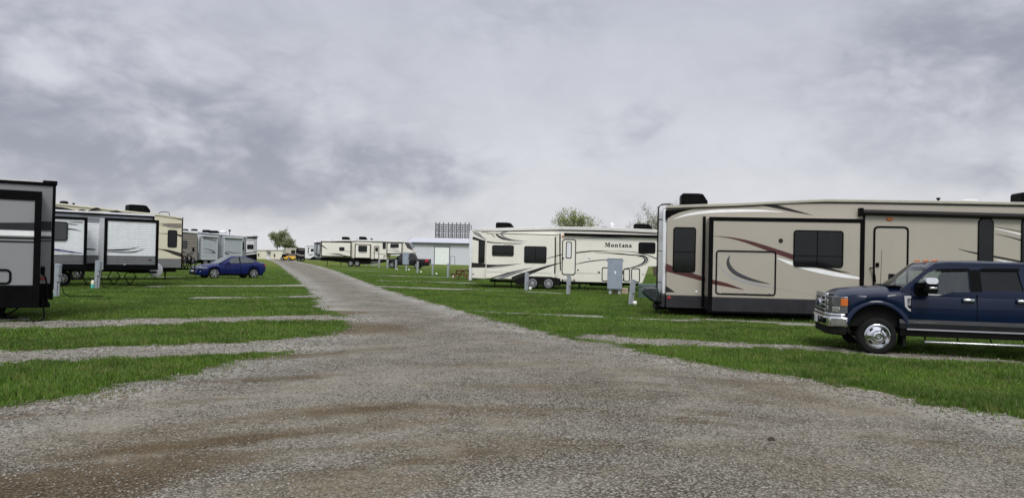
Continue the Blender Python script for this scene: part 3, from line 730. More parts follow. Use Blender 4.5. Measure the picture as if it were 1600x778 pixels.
ribbons(f1, sl_, 'moon_emblem', [[(1141, 398.5, .4), (1137.5, 407, 4), (1140, 417, 6.5), (1150, 427, 6.5), (1168, 435, 5), (1186, 440, 3), (1203, 443.5, .5)]], Y, mat('emblem_dark', (.045, .045, .05), .3))
ribbons(f1, sl_, 'moon_emblem', [[(1122, 411, .5), (1128, 420, 2), (1140, 430, 3.5), (1156, 437.5, 4.5), (1180, 444, 4), (1212, 450, 1), (1275, 462, .4)]], Y, mat('emblem_silver', (.3, .3, .3), .3))
# awning, entry door, tall windows
x0, z0 = S1(1343, 331.5, -.1); x1, z1 = S1(1600, 338.5, -.1); x2 = x1+1.3; z2 = z1+(z1-z0)/(x1-x0)*1.3
MB().tube([(x0, -.1, z0), (x2, -.1, z2)], .09, 12).build('awning', mat('awning_tube', (.014, .012, .012), .5, spec=.2), r1, smooth=40)
MB().box(x0-.02, x0+.1, -.2, 0, z0-.13, z0+.13).box(x0+.14, x0+.19, -.07, 0, z0-2.1, z0).build('awning_arm', BLACK, r1, .01)
a_, b_, c_, d_ = f1.rect(1384.5, 339.8, 1395.5, 345, 0)
am = MB(); am.lathe_y([(.001, -.04), (.09, -.035), (.105, 0)], 0, 0, 0, 16); am.v = [((a_+c_)/2+v[0], v[1], (b_+d_)/2+v[2]*.55) for v in am.v]; am.build('porch_light', AMBER, r1, smooth=30)
a, b, c, d = f1.rect(1364, 353.5, 1419, 452, 0)
dr_ = MB().prism(rr(a+.04, b, c-.04, d-.04, .1), -.018, -.001).build('entry_door', TAUPE, r1)
MB().holed(rr(a, b-.05, c, d, .14), [rr(a+.055, b, c-.055, d-.055, .1)], -.035, -.001).build('door_frame', BLACK, dr_)
boxpart(f1, dr_, 'door_latch', 1368.5, 410.5, 1374, 417, -.05, .03, BLACK)
x, z = S1(1361, 421, -.06); MB().tube([(x-.02, -.02, z+.05), (x+.05, -.12, z+.03), (x+.1, -.12, z-.2), (x+.15, -.02, z-.4)], .022, 6).build('grab_handle', BLACK, r1)
for (q0, q1) in ((1527.5, 1552), (1595, 1621)):
    a, b, c, d = f1.rect(q0, 341, q1, 418, 0)
    w = MB().prism(rr(a, b, c, d, .16), -.03, 0).build('window', BLACK, r1); MB().prism(rr(a+.03, b+.03, c-.03, d-.03, .14), -.036, -.031).build('pane', GLASS, w)
ac_unit(f1, r1, 1063, 303.5, 1104, 321); ac_unit(f1, r1, 1587, 302, 1632, 319)
x, z = S1(1515, 316, 1.2); MB().lathe_z([(.3, z-.06), (.29, z+.04), (.2, z+.09), (.001, z+.1)], x, 1.2).build('vent_dome', ROOFW, r1, smooth=50)
x, z = S1(1466, 315, 1.2); MB().lathe_z([(.03, z-.1), (.03, z+.06), (.06, z+.07), (.06, z+.12), (.001, z+.13)], x, 1.2).build('roof_vent', BLACK, r1, smooth=50)
ladder(r1, -.27, .15, .58, S1(1030, 455, .4)[1], zt[0]-.15, 7, hook=.3)
ch = MB(); ch.box(.2, L1-3.4, .3, 2.1, zs-.16, zs+.05); ch.box(-.25, .1, .4, .5, zs-.1, zs).box(-.25, .1, 1.9, 2.0, zs-.1, zs)
ch.box(-.3, -.2, .3, 2.1, zs-.12, zs).box(1.6, 6, .6, 1.8, zs-.3, zs-.1).build('chassis', CHASSIS, r1)
for wx in (5.6, 6.5): wheel(r1, wx, .12, .40, .25, 'alloy')
for wx in (1.3, 9.0): jack(r1, wx, .5, zs)
pk = MB(); pk.tube(catmull([(1.4, .1, zs-.05), (1.3, -.02, .35), (1.6, -.1, .16), (2.0, -.1, .2), (2.15, 0, .45), (2.1, .2, zs)], 6), .022, 6)
pk.tube([(2.4, .1, zs-.05), (3.1, .1, .45)], .015, 6); pk.build('drain_hose', CHASSIS, r1)
# black covered thing strapped on the bumper
fc = Frame(1016, 462, 25.0, 7); rc = fc.root('covered_grill', 'black vinyl covered bundle hanging off the rear bumper of the taupe fifth wheel', 'covered grill')
P = [(1003.5, 455), (1007, 449.5), (1019, 447.5), (1029, 449.5), (1030.5, 462), (1030, 471), (1024, 474), (1015, 468.5), (1006, 460.5)]
MB().prism([fc.sz(a, b) for a, b in P], .15, .95).build('vinyl_cover', TARP, rc, .09, seg=3)
cb = MB(); x, z = fc.sz(1029, 462); cb.box(x-.12, x+.12, .45, .55, z-.3, z-.2)
x, z = fc.sz(1027, 470); cb.tube(catmull([(x, .3, z), (x-.02, .3, z-.3), (x+.02, .28, .15), (x+.15, .2, .03)], 6), .018, 6)
cb.box(x-.1, x+.35, .3, .36, z-.12, z-.06); cb.build('mounting_bar', BLACK, rc)

# ================================================================== NAVY PICKUP
def car_body(root, name, m, st, W2, yc, smooth=32, cap=True):
    """stations (x, halfwidth, zbottom, zshoulder, ztop); cross-section lofted along x"""
    mb = MB(); K = None
    for (x, w, zb, zs_, zt_) in st:
        zm = zb+(zs_-zb)*.45
        half = [(w*.94, zb), (w*.972, zb+(zm-zb)*.35), (w, zm), (w*.995, zm+(zs_-zm)*.5), (w*.975, zs_-.05), (w*.95, zs_-.012), (w*.9, zs_+.006), (w*.6, zs_+(zt_-zs_)*.75), (w*.25, zt_-.003)]
        pts = [(-y, z) for y, z in half]+[(y, z) for y, z in half[::-1]]
        K = len(pts); mb.v += [(x, yc+y, z) for y, z in pts]
    n = len(st)
    for i in range(n-1):
        for j in range(K-1): mb.f.append((i*K+j, i*K+j+1, (i+1)*K+j+1, (i+1)*K+j))
        mb.f.append((i*K+K-1, i*K, (i+1)*K, (i+1)*K+K-1))
    mb.f.append(tuple(range(K-1, -1, -1))); mb.f.append(tuple((n-1)*K+j for j in range(K)))
    return mb.build(name, m, root, smooth=smooth)
f2 = Frame(1370, 552, 15.6, 13)
def S2(x, y, o=0.): return f2.sz(x, y, o)
r2 = f2.root('pickup_truck', 'navy blue crew cab pickup truck with chrome grille and bumper parked on the gravel strip', 'pickup truck')
HW = .98; yc = .98
def arch(x, cx, cz, r_, z0):
    d = r_*r_-(x-cx)**2
    return max(z0, cz+math.sqrt(d)) if d > 0 else z0
st = []
xs = [-.80, -.76, -.7, -.62, -.56]+[-.52+.04*i for i in range(27)]+[.58, .66, .72, .9, 1.4, 2.0, 2.6, 3.1, 3.3, 3.34]
for x in xs:
    w = HW if x > -.4 else HW-(.16*((-.4-x)/.4)**1.6)
    fl = .035*math.exp(-((x)/.5)**4)
    zb_ = arch(x, 0, .46, .55, .50 if x > .5 else .62)
    zs_ = np.interp(x, [-.8, -.72, -.4, 0, .5, .8, 3.4], [1.10, 1.16, 1.22, 1.25, 1.275, 1.265, 1.285])
    zt_ = np.interp(x, [-.8, -.74, -.6, -.2, .3, .55, .7], [1.12, 1.22, 1.29, 1.345, 1.38, 1.395, 1.40]) if x < .7 else 1.29
    st.append((x, w+fl, zb_, zs_, zt_))
bd = car_body(r2, 'body', BLUE, st, HW, yc)
# fender flare lip
lip = MB(); P = [(math.cos(a)*.56, .46+math.sin(a)*.56) for a in [R(14+152*i/24) for i in range(25)]]
P2 = [(x*1.07, .46+(z-.46)*1.07) for x, z in P]

for (x, z), (x2, z2) in zip(P, P2): lip.v += [(x, -.04, z), (x2, -.045, z2), (x*1.16, -.002, .46+(z-.46)*1.16), (x*1.1, .06, .46+(z-.46)*1.1), (x, .08, z)]
for i in range(len(P)-1):
    for j in range(5): lip.f.append((i*5+j, i*5+(j+1) % 5, (i+1)*5+(j+1) % 5, (i+1)*5+j))
lip.f += [(4, 3, 2, 1, 0), tuple(len(lip.v)-5+j for j in range(5))]
lip.build('fender_flare', BLUE, r2, smooth=50)
MB().box(-.55, .58, .12, 1.85, .55, 1.12).box(-.6, -.5, .1, 1.85, .42, .7).box(.5, .56, .08, .5, .18, .75).build('wheel_well', CHASSIS, r2)
# bed
bs = []
for x in [3.44, 3.46]+[3.5+.05*i for i in range(26)]+[4.85, 5.2, 5.42, 5.45]:
    bs.append((x, HW+.06*math.exp(-((x-4.1)/.55)**4), arch(x, 4.12, .42, .5, .58), 1.36, 1.37))
car_body(r2, 'truck_bed', BLUE, bs, HW, yc)
MB().box(5.46, 5.6, .08, 1.88, .5, .72).build('rear_bumper', CHROME, r2, .02)
# cab: side rings with window openings, roof, glass, seats
zbelt = 1.27; zroof = 1.93
def ym(z): return max(0., (z-1.27))*.2
sw = [S2(a, b) for a, b in [(1428, 459), (1430, 452), (1440, 436), (1452, 426.5), (1464, 422), (1516, 422), (1517, 455), (1490, 455.5), (1479, 458), (1468, 461.5), (1445, 461)]]
rw = [S2(a, b) for a, b in [(1535, 421.5), (1540, 420.8), (1590, 421), (1594, 425), (1601, 455.5), (1537, 455)]]
outer = [(.42, 1.20), (.50, 1.38), (.98, 1.80), (1.10, 1.875), (1.35, 1.9), (2.9, 1.9), (3.1, 1.85), (3.32, 1.3), (3.3, 1.2)]
cab = MB()
cab.holed(outer, [sw, rw], .02, .09, ym)
cab.holed(outer, [sw, rw], 1.87, 1.94, lambda z: -ym(z))
cab.build('cab', BLUE, r2, .012)
# roof skin
rf = MB(); RS = [(.98, 1.80, .74), (1.1, 1.885, .80), (1.35, 1.925, .83), (2.0, 1.945, .835), (2.8, 1.93, .83), (3.05, 1.88, .81)]
K = 9
for (x, z, w) in RS:
    for j in range(K):
        u = -1+2*j/(K-1); rf.v.append((x, yc+u*w*1.02, z-.045*abs(u)**3.5-(.03 if abs(u) > .99 else 0)))
for (x, z, w) in RS:
    for j in range(K): u = -1+2*j/(K-1); rf.v.append((x, yc+u*w*1.02, z-.09))
n = len(RS)
for i in range(n-1):
    for j in range(K-1): rf.f += [(i*K+j, i*K+j+1, (i+1)*K+j+1, (i+1)*K+j), ((n+i)*K+j, (n+i+1)*K+j, (n+i+1)*K+j+1, (n+i)*K+j+1)]
    for j in (0, K-1): rf.f.append((i*K+j, (i+1)*K+j, (n+i+1)*K+j, (n+i)*K+j))
for i in (0, n-1): rf.f += [(i*K+j, i*K+j+1, (n+i)*K+j+1, (n+i)*K+j) for j in range(K-1)]
rf.build('roof', BLUE, r2, smooth=45)
ws = MB(); WS = [(.50, 1.375, .88, 0), (.74, 1.60, .82, .03), (1.0, 1.835, .76, .0)]
for (x, z, w, bl) in WS:
    for j in range(9): u = -1+2*j/8; ws.v.append((x-.10*(1-u*u), yc+u*w, z+.01*(1-u*u)))
for i in range(2):
    for j in range(8): ws.f.append((i*9+j, i*9+j+1, (i+1)*9+j+1, (i+1)*9+j))
ws.build('windscreen', CGLASS, r2, smooth=60)
for (pts, nm) in ((sw, 'front_window'), (rw, 'rear_window')):
    mm = CGLASS if nm == 'front_window' else GLASS
    MB().prism(pts, .05, .054, ym).build(nm, mm, r2)
    MB().prism(pts, 1.905, 1.909, lambda z: -ym(z)).build(nm, mm, r2)
# black window surround / visors
vis = MB()
for (a, b) in (((1464, 421.5), (1517, 421)), ((1534, 420.5), (1596, 421))):
    p, q = S2(*a), S2(*b); vis.prism([(p[0], p[1]-.03), (q[0], q[1]-.03), (q[0], q[1]+.025), (p[0]+.05, p[1]+.02)], -.005, .02, ym)
vis.build('rain_visor', BLACK, r2)
pl = [S2(a, b) for a, b in [(1517, 422), (1534, 421.5), (1536, 456), (1518, 456)]]
MB().prism(pl, .012, .022, ym).build('door_pillar', BLACK, r2)
MB().box(3.27, 3.3, .2, 1.75, 1.35, 1.8).build('back_window', GLASS, r2)
se = MB()
for x0 in (1.45, 2.45):
    for y0 in (.28, 1.12):
        se.box(x0-.45, x0+.05, y0, y0+.55, 1.0, 1.22); se.prism([(x0, 1.2), (x0+.16, 1.2), (x0+.26, 1.66), (x0+.14, 1.66)], y0+.04, y0+.5); se.prism([(x0+.16, 1.66), (x0+.28, 1.66), (x0+.29, 1.84), (x0+.18, 1.84)], y0+.15, y0+.38)
se.build('seat', SEAT, r2, .04)
MB().prism([(.45, 1.28), (.8, 1.28), (.86, 1.34), (.8, 1.42), (.5, 1.37)], .15, 1.8).build('dashboard', SEAT, r2, .02)
MB().lathe_y([(.19, -.015), (.2, 0), (.19, .015), (.17, 0), (.19, -.015)], 1.0, 1.38, .55, 20).build('steering_wheel', SEAT, r2)
# lower two-tone cladding and rocker
lz = S2(1480, 500)[1]
def ln(x0, y0, x1, y1, x):
    a, b = S2(x0, y0), S2(x1, y1); return a[1]+(b[1]-a[1])*(x-a[0])/(b[0]-a[0])
cl_ = MB()
xs_ = [S2(1405, 500)[0], 1.7, 3.33]
def prof_strip(mb, ztop, zbot, yt, yb, x0, x1):
    mb.add([(x0, yt, ztop), (x1, yt, ztop), (x1, yb, zbot), (x0, yb, zbot), (x0, .2, ztop), (x1, .2, ztop), (x1, .2, zbot), (x0, .2, zbot)], [(0, 3, 2, 1), (4, 5, 6, 7), (0, 1, 5, 4), (2, 3, 7, 6), (1, 2, 6, 5), (3, 0, 4, 7)])
ztt = S2(1480, 501)[1]; zcc = S2(1480, 507)[1]; zc2 = S2(1480, 516)[1]; zbb = S2(1480, 526)[1]
prof_strip(cl_, ztt, zcc, -.012, -.042, xs_[0], 3.33); prof_strip(cl_, zcc, zc2, -.042, -.030, xs_[0]+.01, 3.33); 
MBs = cl_.build('lower_cladding', GUNM, r2)
tr_ = MB(); prof_strip(tr_, zc2+.012, zc2-.016, -.030, -.05, xs_[0]+.14, 3.33); tr_.build('chrome_strip', mat('dull_chrome', (.09, .092, .1), .4, .9), MBs)
rk = MB(); prof_strip(rk, zc2-.018, zbb-.02, -.02, .03, xs_[0]+.02, 3.3); rk.build('rocker_panel', CHASSIS, r2)
# door lines, handles
for px_ in (1423.5, 1527, 1612):
    x = S2(px_, 480)[0]; MB().box(x-.005, x+.005, -.004, .03, .56, 1.26).build('door_gap', BLACK, r2)
dh = []
for q in ((1504.5, 467, 1522.5, 471), (1589, 469, 1608, 473)):
    a, b, c, d = f2.rect(*q, -.03); o = MB().box(a, c, -.075, -.045, b, d).box(a+.01, a+.04, -.06, .01, b+.005, d-.005).box(c-.04, c-.01, -.06, .01, b+.005, d-.005).build('door_handle', CHROME, r2, .012)
    MB().box(a-.01, c+.01, -.006, .01, b-.035, d+.02).build('handle_recess', BLUE, o, .01)
# fender vent badge
vb_ = MB()
for P in ([(1412.5, 462), (1423, 462), (1423, 466.3), (1417, 466.3)], [(1412.5, 462), (1417, 466.3), (1417.6, 479.5), (1413.5, 478.5)], [(1413.5, 478.5), (1417.6, 479.5), (1422.5, 483), (1422.5, 486), (1419, 485)]):
    vb_.prism([S2(a, b) for a, b in P], -.035, .0)
vb_ = vb_.build('fender_vent', mat('vent_chrome', (.62, .63, .65), .3, .6), r2)
MB().prism([S2(a, b) for a, b in [(1417, 466.3), (1423, 466.3), (1423, 483), (1417.6, 479.5)]], -.022, .0).build('vent_insert', BLACK, vb_)
lettering(r2, 'F350', f2, 1419.4, 468, .06, -.024, STEEL, rot=R(-90), name='badge_lettering', bold=.002)
lt = MB(); xx, zz = S2(1427, 503.5, -.03)
for k in range(12): lt.box(xx+k*.033, xx+k*.033+.02, -.05, -.02, zz-.014+(.004 if k % 3 else 0), zz+.01)
lt.build('door_badge', CHROME, r2)
# mirror
mi = MB().box(S2(1432, 450)[0], S2(1450, 450)[0], -.05, .05, S2(1440, 462)[1], S2(1440, 446)[1])
a, b, c, d = f2.rect(1444, 434, 1463.5, 458, -.3)
mi.box(a-.08, a+.06, -.3, .03, b+.1, b+.2); mi.box(a-.08, a+.06, -.3, .03, d-.18, d-.1)
mo = mi.build('side_mirror', BLACK, r2, .015)
MB().prism(rr(a, b, c, b+(d-b)*.62, .05), -.42, -.2).build('mirror_housing', BLACK, mo, .02)
MB().prism(rr(a, b+(d-b)*.60, c, d, .08), -.43, -.2, lambda z, b=b: (z-b-.2)*.18).build('mirror_cap', mat('satin_mirror_cap', (.5, .51, .53), .38, .7), mo, .03)
MB().box(a+.06, c-.02, -.435, -.41, b+(d-b)*.27, b+(d-b)*.42).build('turn_signal', CHROME, mo, .01)
mi2 = MB().box(.72, .84, 2.05, 2.3, 1.3, 1.62).box(.74, .8, 1.9, 2.1, 1.4, 1.46).build('side_mirror', BLACK, r2, .02)
# cab marker lights
for (x, y) in ((1.12, .36), (1.12, .98), (1.12, 1.60)):
    MB().prism([(x-.05, 1.90), (x+.08, 1.915), (x+.07, 1.947), (x-.02, 1.938)], y-.03, y+.03).build('cab_light', AMBER, r2, .01)
# grille, headlights, bumper
gr = MB(); zg0, zg1 = .80, 1.17
gr.box(-.90, -.74, .42, 1.54, zg0, zg1); go = gr.build('grille', BLACK, r2, .02)
gb = MB()
for k in range(4):
    z = zg0+.05+k*.095; gb.box(-.945, -.88, .36, 1.60, z-.026, z+.026)
gb.box(-.94, -.87, .36, .44, zg0-.01, zg1+.02).box(-.94, -.87, 1.52, 1.60, zg0-.01, zg1+.02).box(-.955, -.87, .80, 1.16, .87, 1.1)
gb.box(-.93, -.86, .36, 1.6, zg1-.01, zg1+.035)
gb.build('grille_bar', mat('satin_chrome', (.42, .43, .46), .16, 1., var=.1), go, .014)
em = MB(); em.lathe_y([(.001, -.02), (.17, -.02), (.19, 0), (.19, .03)], 0, 0, 0, 28)
em.v = [(-.965+v[1], yc+v[0], .985+v[2]*.42) for v in em.v]; em.build('oval_emblem', CHROME, go, smooth=30)
em = MB(); em.lathe_y([(.001, -.03), (.155, -.03), (.16, 0)], 0, 0, 0, 28)
em.v = [(-.968+v[1]*.8, yc+v[0], .985+v[2]*.38) for v in em.v]; em.build('oval_emblem', BLUE2, go, smooth=30)
for sgn in (-1, 1):
    def yy(v): return yc+sgn*v
    def bx(mb, x0, x1, v0, v1, z0, z1): a, b = sorted((yy(v0), yy(v1))); return mb.box(x0, x1, a, b, z0, z1)
    h = MB()
    # wraps the corner: front face and side return following the fender
    def wrap(mb, pts, z0, z1):
        q = [(x, yy(v)) for x, v in pts]
        if sgn < 0: q = q[::-1]
        return mb.zprism(q, z0, z1)
    wrap(h, [(-.90, .58), (-.905, .80), (-.84, .90), (-.70, .955), (-.56, .985), (-.56, .80), (-.8, .58)], .80, 1.15)
    ho = h.build('headlight', mat('headlamp_bezel', (.17, .175, .185), .22, .8, var=.3), r2, .012)
    h = MB(); wrap(h, [(-.915, .64), (-.92, .78), (-.90, .80), (-.9, .64)], .86, .95); wrap(h, [(-.915, .64), (-.92, .78), (-.90, .80), (-.9, .64)], .99, 1.08)
    h.build('lens', HLAMP, ho, .01)
    h = MB()
    h.add([], [])
    P = [(-.615, .955+.022), (-.50, .985+.012)]
    wrap(h, [(-.70, .955), (-.69, .975), (-.565, 1.003), (-.56, .985), (-.6, .96)], .96, 1.11)
    h.build('marker_lens', AMBER, ho, .006)
    h = MB(); wrap(h, [(-.84, .9), (-.85, .915), (-.715, .968), (-.70, .955)], .83, .93); h.build('lens', CHROME, ho, .006)
bp = [(-.98, 0), (-1.0, .45), (-.97, .75), (-.90, .92), (-.74, 1.0), (-.56, 1.02), (-.56, .9), (-.78, .88), (-.86, .7), (-.88, 0)]
bq = [(x, yc+v) for x, v in bp]+[(x, yc-v) for x, v in bp[::-1][1:]]
bp2 = [(-.96, 0), (-.98, .45), (-.95, .74), (-.88, .9), (-.73, .975), (-.60, .99), (-.60, .87), (-.78, .86), (-.86, .7), (-.88, 0)]
bq2 = [(x, yc+v) for x, v in bp2]+[(x, yc-v) for x, v in bp2[::-1][1:]]
bo = MB().zprism(bq[:-1], .53, .73).build('front_bumper', CHROME, r2, .03, seg=3)
MB().zprism(bq2[:-1], .73, .80).build('bumper_step', CHROME, bo, .02)
MB().zprism([(x*.97, y) for x, y in bq2[:-1]], .36, .53).build('air_dam', CHASSIS, r2, .03)
for sgn in (-1, 1):
    fg = MB(); a, b = sorted((yc+sgn*.56, yc+sgn*.76)); fg.box(-1.005, -.9, a, b, .58, .69)
    a, b = sorted((yc+sgn*.3, yc+sgn*.48)); fg.box(-1.005, -.9, a, b, .57, .66); fg.build('fog_lamp_recess', BLACK, bo, .015)
hk = MB()
for sgn in (-1, 1): hk.tube([(-.98, yc+sgn*.34, .6), (-1.04, yc+sgn*.36, .59), (-1.04, yc+sgn*.42, .59), (-.98, yc+sgn*.44, .6)], .014, 6)
hk.build('tow_hook', BLACK, bo)
MB().box(-1.03, -1.015, yc-.16, yc+.16, .56, .71).build('licence_plate', WHITE, bo, .004)
wp = MB()
for y0 in (.35, 1.05): wp.tube([(.38, y0, 1.395), (.46, y0+.25, 1.41), (.56, y0+.65, 1.44)], .012, 5)
wp.build('wiper', BLACK, r2)
MB().box(.28, .52, .25, 1.7, 1.375, 1.398).build('cowl', BLACK, r2)
ant = MB(); ant.tube([(.46, 1.85, 1.35), (.48, 1.85, 2.15)], .005, 5); ant.build('antenna', BLACK, r2)
for xw in (0, 4.12):
    wheel(r2, xw, -.02, .372, .25, 'truck', .66); o = wheel(r2, xw, 1.73, .372, .25, 'truck', .66)
# running board and steps
x0, z0 = S2(1443, 532.5, -.12); x1, z1 = S2(1600, 540, -.12)
rb = MB().box(x0, 3.25, -.2, -.03, z0-.03, z0+.005).build('running_board', mat('brushed_step', (.5, .51, .52), .25, .9), r2, .012)
kb = MB()
for x in (x0+.1, x0+.7, x0+1.3, x0+1.9): kb.tube([(x, -.1, z0-.02), (x+.02, .1, z0-.07), (x+.04, .4, z0+.1)], .016, 6)
kb.build('step_bracket', CHASSIS, rb)
MB().box(-.5, 5.3, .45, .6, .42, .58).box(-.5, 5.3, 1.36, 1.5, .42, .58).box(.7, 3.3, .3, 1.7, .44, .6).box(3.9, 4.3, .2, 1.7, .3, .5).build('chassis', CHASSIS, r2)
MB().tube([(0, .2, .4), (0, 1.7, .4)], .06, 8).build('axle', CHASSIS, r2)

# ================================================================== generic trailer helpers
def mapper(ox, oy, sc): return lambda x, y: (ox+x/sc, oy+y/sc)
def mr(m, x0, y0, x1, y1): return (*m(x0, y0), *m(x1, y1))
def ml(m, sc, lists): return [[(*m(x, y), w/sc) for x, y, w in L] for L in lists]
def bodyprism(f, root, name, pts, y0, y1, m, bevel=.02, y=0.):
    return MB().prism([f.sz(a, b, y) for a, b in pts], y0, y1).build(name, m, root, bevel)
def slide(f, root, x0, y0, x1, y1, Y, m, trim=None, tw=.09, depth=None):
    a, b, c, d = f.rect(x0, y0, x1, y1, Y)
    o = MB().box(a, c, Y, (depth if depth is not None else 0.), b, d).build('slide_out', m, root, .015)
    if trim:
        MB().holed([(a-.02, b-.02), (c+.02, b-.02), (c+.02, d+.02), (a-.02, d+.02)], [[(a+tw, b+tw), (c-tw, b+tw), (c-tw, d-tw), (a+tw, d-tw)]], Y-.025, Y+.05).build('slide_trim', trim, o)
    return o
def dome(f, root, name, px, py, rpx, m, yc=1.2, flat=.5, base=.1):
    x, z = f.sz(px, py, yc); r_ = abs(f.sz(px+rpx, py, yc)[0]-x)
    MB().lathe_z([(r_*.9, z-base), (r_, z), (r_*.86, z+r_*flat*.55), (r_*.5, z+r_*flat*.9), (.001, z+r_*flat)], x, yc).build(name, m, root, smooth=60)

# ================================================================== CREAM FIFTH WHEEL WITH LETTERING (centre right)
m4 = mapper(700, 320, 4.571); s4 = 4.571
f3 = Frame(737, 436, 45.6, 8)
r3 = f3.root('fifth_wheel_trailer', 'cream fifth wheel trailer lettered Montana with black and grey swooshes, behind the tall grey cabinet', 'camper trailer', 'camper trailers parked on the grass sites')
out = [m4(172, 178), m4(168, 524), (800, 438.3), (1004, 443), (1013.5, 417), (1048, 416), (1066, 402), (1063, 378), (1048, 363), m4(1500, 183), m4(1100, 166), m4(780, 160), m4(480, 168), m4(240, 172)]
bodyprism(f3, r3, 'body', out, 0, 2.4, CREAM, .04)
rl = [m4(172, 190), m4(500, 184), m4(820, 179), m4(1150, 186), m4(1500, 203), (1048, 367), (1048, 361.5), m4(1500, 178), m4(1100, 160), m4(780, 155), m4(480, 163), m4(240, 168), m4(176, 178)]
bodyprism(f3, r3, 'roof', rl, -.04, 2.44, mat('off_white_roof', (.60, .59, .56), .4, streak=.15), .02)
ribbons(f3, r3, 'roof_seam', ml(m4, s4, [[(240, 193, 3), (500, 187, 5), (820, 182, 6), (1150, 189, 7), (1500, 204, 6)]]), -.04, BLACK)
bodyprism(f3, r3, 'rear_cap', [m4(150, 200), m4(146, 543), m4(170, 541), m4(176, 180), m4(160, 183)], .04, 2.36, WHITE, .05)
ladder(r3, f3.sz(731.5, 400)[0], .5, .95, f3.sz(731, 440)[1], f3.sz(733, 362)[1], 8, STEEL, hook=.5)
so_ = slide(f3, r3, *mr(m4, 272, 210, 764, 530), -.5, CREAM)
ribbons(f3, so_, 'slide_edge', ml(m4, s4, [[(275, 206, 4), (520, 209, 5), (790, 216, 5)], [(766, 230, 9), (766, 360, 9), (762, 490, 9)]]), -.5, BLACK)
ribbons(f3, r3, 'body_seam', ml(m4, s4, [[(800, 205, 10), (800, 350, 9), (803, 470, 8)]]), 0, BLACK)
ribbons(f3, so_, 'slide_edge', ml(m4, s4, [[(275, 478, 2.5), (500, 484, 2.5), (740, 490, 2.5)]]), -.5, GSTR)
window(f3, r3, *mr(m4, 218, 255, 263, 416), 0, .06, GLASS)
window(f3, so_, *mr(m4, 315, 289, 470, 366), -.5, .1, GLASS, bars=(.3,))
window(f3, so_, *mr(m4, 544, 296, 704, 416), -.5, .1, GLASS, vb=(.5,))
window(f3, r3, *mr(m4, 1360, 268, 1482, 347), 0, .1, GLASS, vb=(.5,))
ribbons(f3, so_, 'stripe', ml(m4, s4, [[(278, 264, 9), (330, 271, 7), (400, 274, 5), (470, 273, 3), (555, 269, .5)], [(345, 213, 12), (380, 236, 14), (420, 248, 9), (480, 257, 4), (565, 260, .5)], [(312, 214, 3), (325, 223, 5), (340, 233, .5)],
      [(275, 437, 24), (330, 434, 13), (430, 430, 8), (530, 418, .5)], [(278, 531, 2), (340, 515, 8), (430, 488, 9), (520, 465, 5), (620, 445, .5)], [(455, 527, 22), (520, 508, 34), (600, 479, 24), (690, 447, 15), (762, 425, 9)],
      [(400, 284, 2), (480, 282, 4), (540, 276, .5)], [(704, 384, 3), (764, 368, 6)]]), -.5, DSTR)
ribbons(f3, so_, 'stripe', ml(m4, s4, [[(380, 212, 14), (405, 232, 10), (450, 247, 5), (530, 256, .5)], [(350, 528, 8), (400, 513, 20), (460, 494, 16), (540, 468, 6), (600, 452, .5)], [(275, 448, 5), (340, 446, 7), (440, 437, .5)]]), -.5, GSTR)
ribbons(f3, r3, 'stripe', ml(m4, s4, [[(176, 236, 20), (220, 250, 16), (268, 262, 8)], [(168, 430, 34), (215, 432, 32), (268, 434, 26)], [(770, 424, 8), (830, 406, 1)],
      [(770, 366, 6), (812, 354, 8)], [(915, 343, 9), (1000, 333, 9), (1080, 330, 6), (1160, 331, 1)], [(1045, 345, 1), (1130, 345, 5), (1220, 350, 9), (1300, 357, 8), (1360, 362, 9), (1400, 373, 22), (1415, 396, 26), (1385, 424, 15), (1320, 446, 7), (1255, 456, 2)],
      [(1050, 337, 1), (1200, 331, 2.5), (1320, 337, 4), (1400, 352, 5), (1490, 385, 8)],
      [(876, 432, .5), (960, 413, 6), (1040, 400, 7), (1140, 391, 5)], [(955, 240, .5), (1060, 234, 5), (1180, 234, 6), (1310, 243, .5)], [(910, 488, 2), (1090, 491, 2)]]), 0, DSTR)
ribbons(f3, r3, 'stripe', ml(m4, s4, [[(182, 200, 10), (215, 212, 22), (240, 230, 14), (272, 252, 4)], [(350, 212, 1), (400, 196, 12), (430, 186, 14)], [(1350, 372, 1), (1425, 375, 3), (1437, 397, 3.5), (1410, 425, 3), (1340, 448, 1)], [(1330, 345, 1), (1420, 358, 6), (1490, 385, 8)]]), 0, GSTR)
ribbons(f3, r3, 'stripe', ml(m4, s4, [[(1380, 372, 1), (1408, 380, 2.5), (1416, 398, 2.5), (1395, 422, 2), (1340, 442, .5)]]), -.004, WSTR)
x0, z0 = f3.sz(*m4(830, 211), -.1); x1, z1 = f3.sz(*m4(1500, 228), -.1)
MB().tube([(x0, -.12, z0), (x1+.6, -.12, z1)], .085, 10).build('awning', BLACK, r3, smooth=40)
a, b, c, d = f3.rect(*mr(m4, 814, 245, 913, 500), 0)
do = MB().prism(rr(a+.04, b+.04, c-.04, d-.04, .12), -.02, -.001).build('entry_door', CREAM, r3)
MB().holed(rr(a, b, c, d, .16), [rr(a+.05, b+.05, c-.05, d-.05, .12)], -.03, 0).build('door_frame', BLACK, do)
w = MB().prism(rr(*[f3.rect(*mr(m4, 842, 264, 884, 383), 0)[i] for i in range(4)], .08), -.03, -.02).build('door_window', BLACK, do)
MB().prism(rr(*[f3.rect(*mr(m4, 848, 270, 878, 377), 0)[i] for i in range(4)], .06), -.034, -.031).build('blind', WHITE, w)
boxpart(f3, do, 'door_latch', *mr(m4, 817, 376, 827, 388), -.06, .04, BLACK)
boxpart(f3, r3, 'porch_light', *mr(m4, 811, 221, 829, 231), -.05, .04, AMBER)
boxpart(f3, r3, 'outlet_cover', *mr(m4, 1002, 367, 1018, 385), -.03, .03, WHITE)
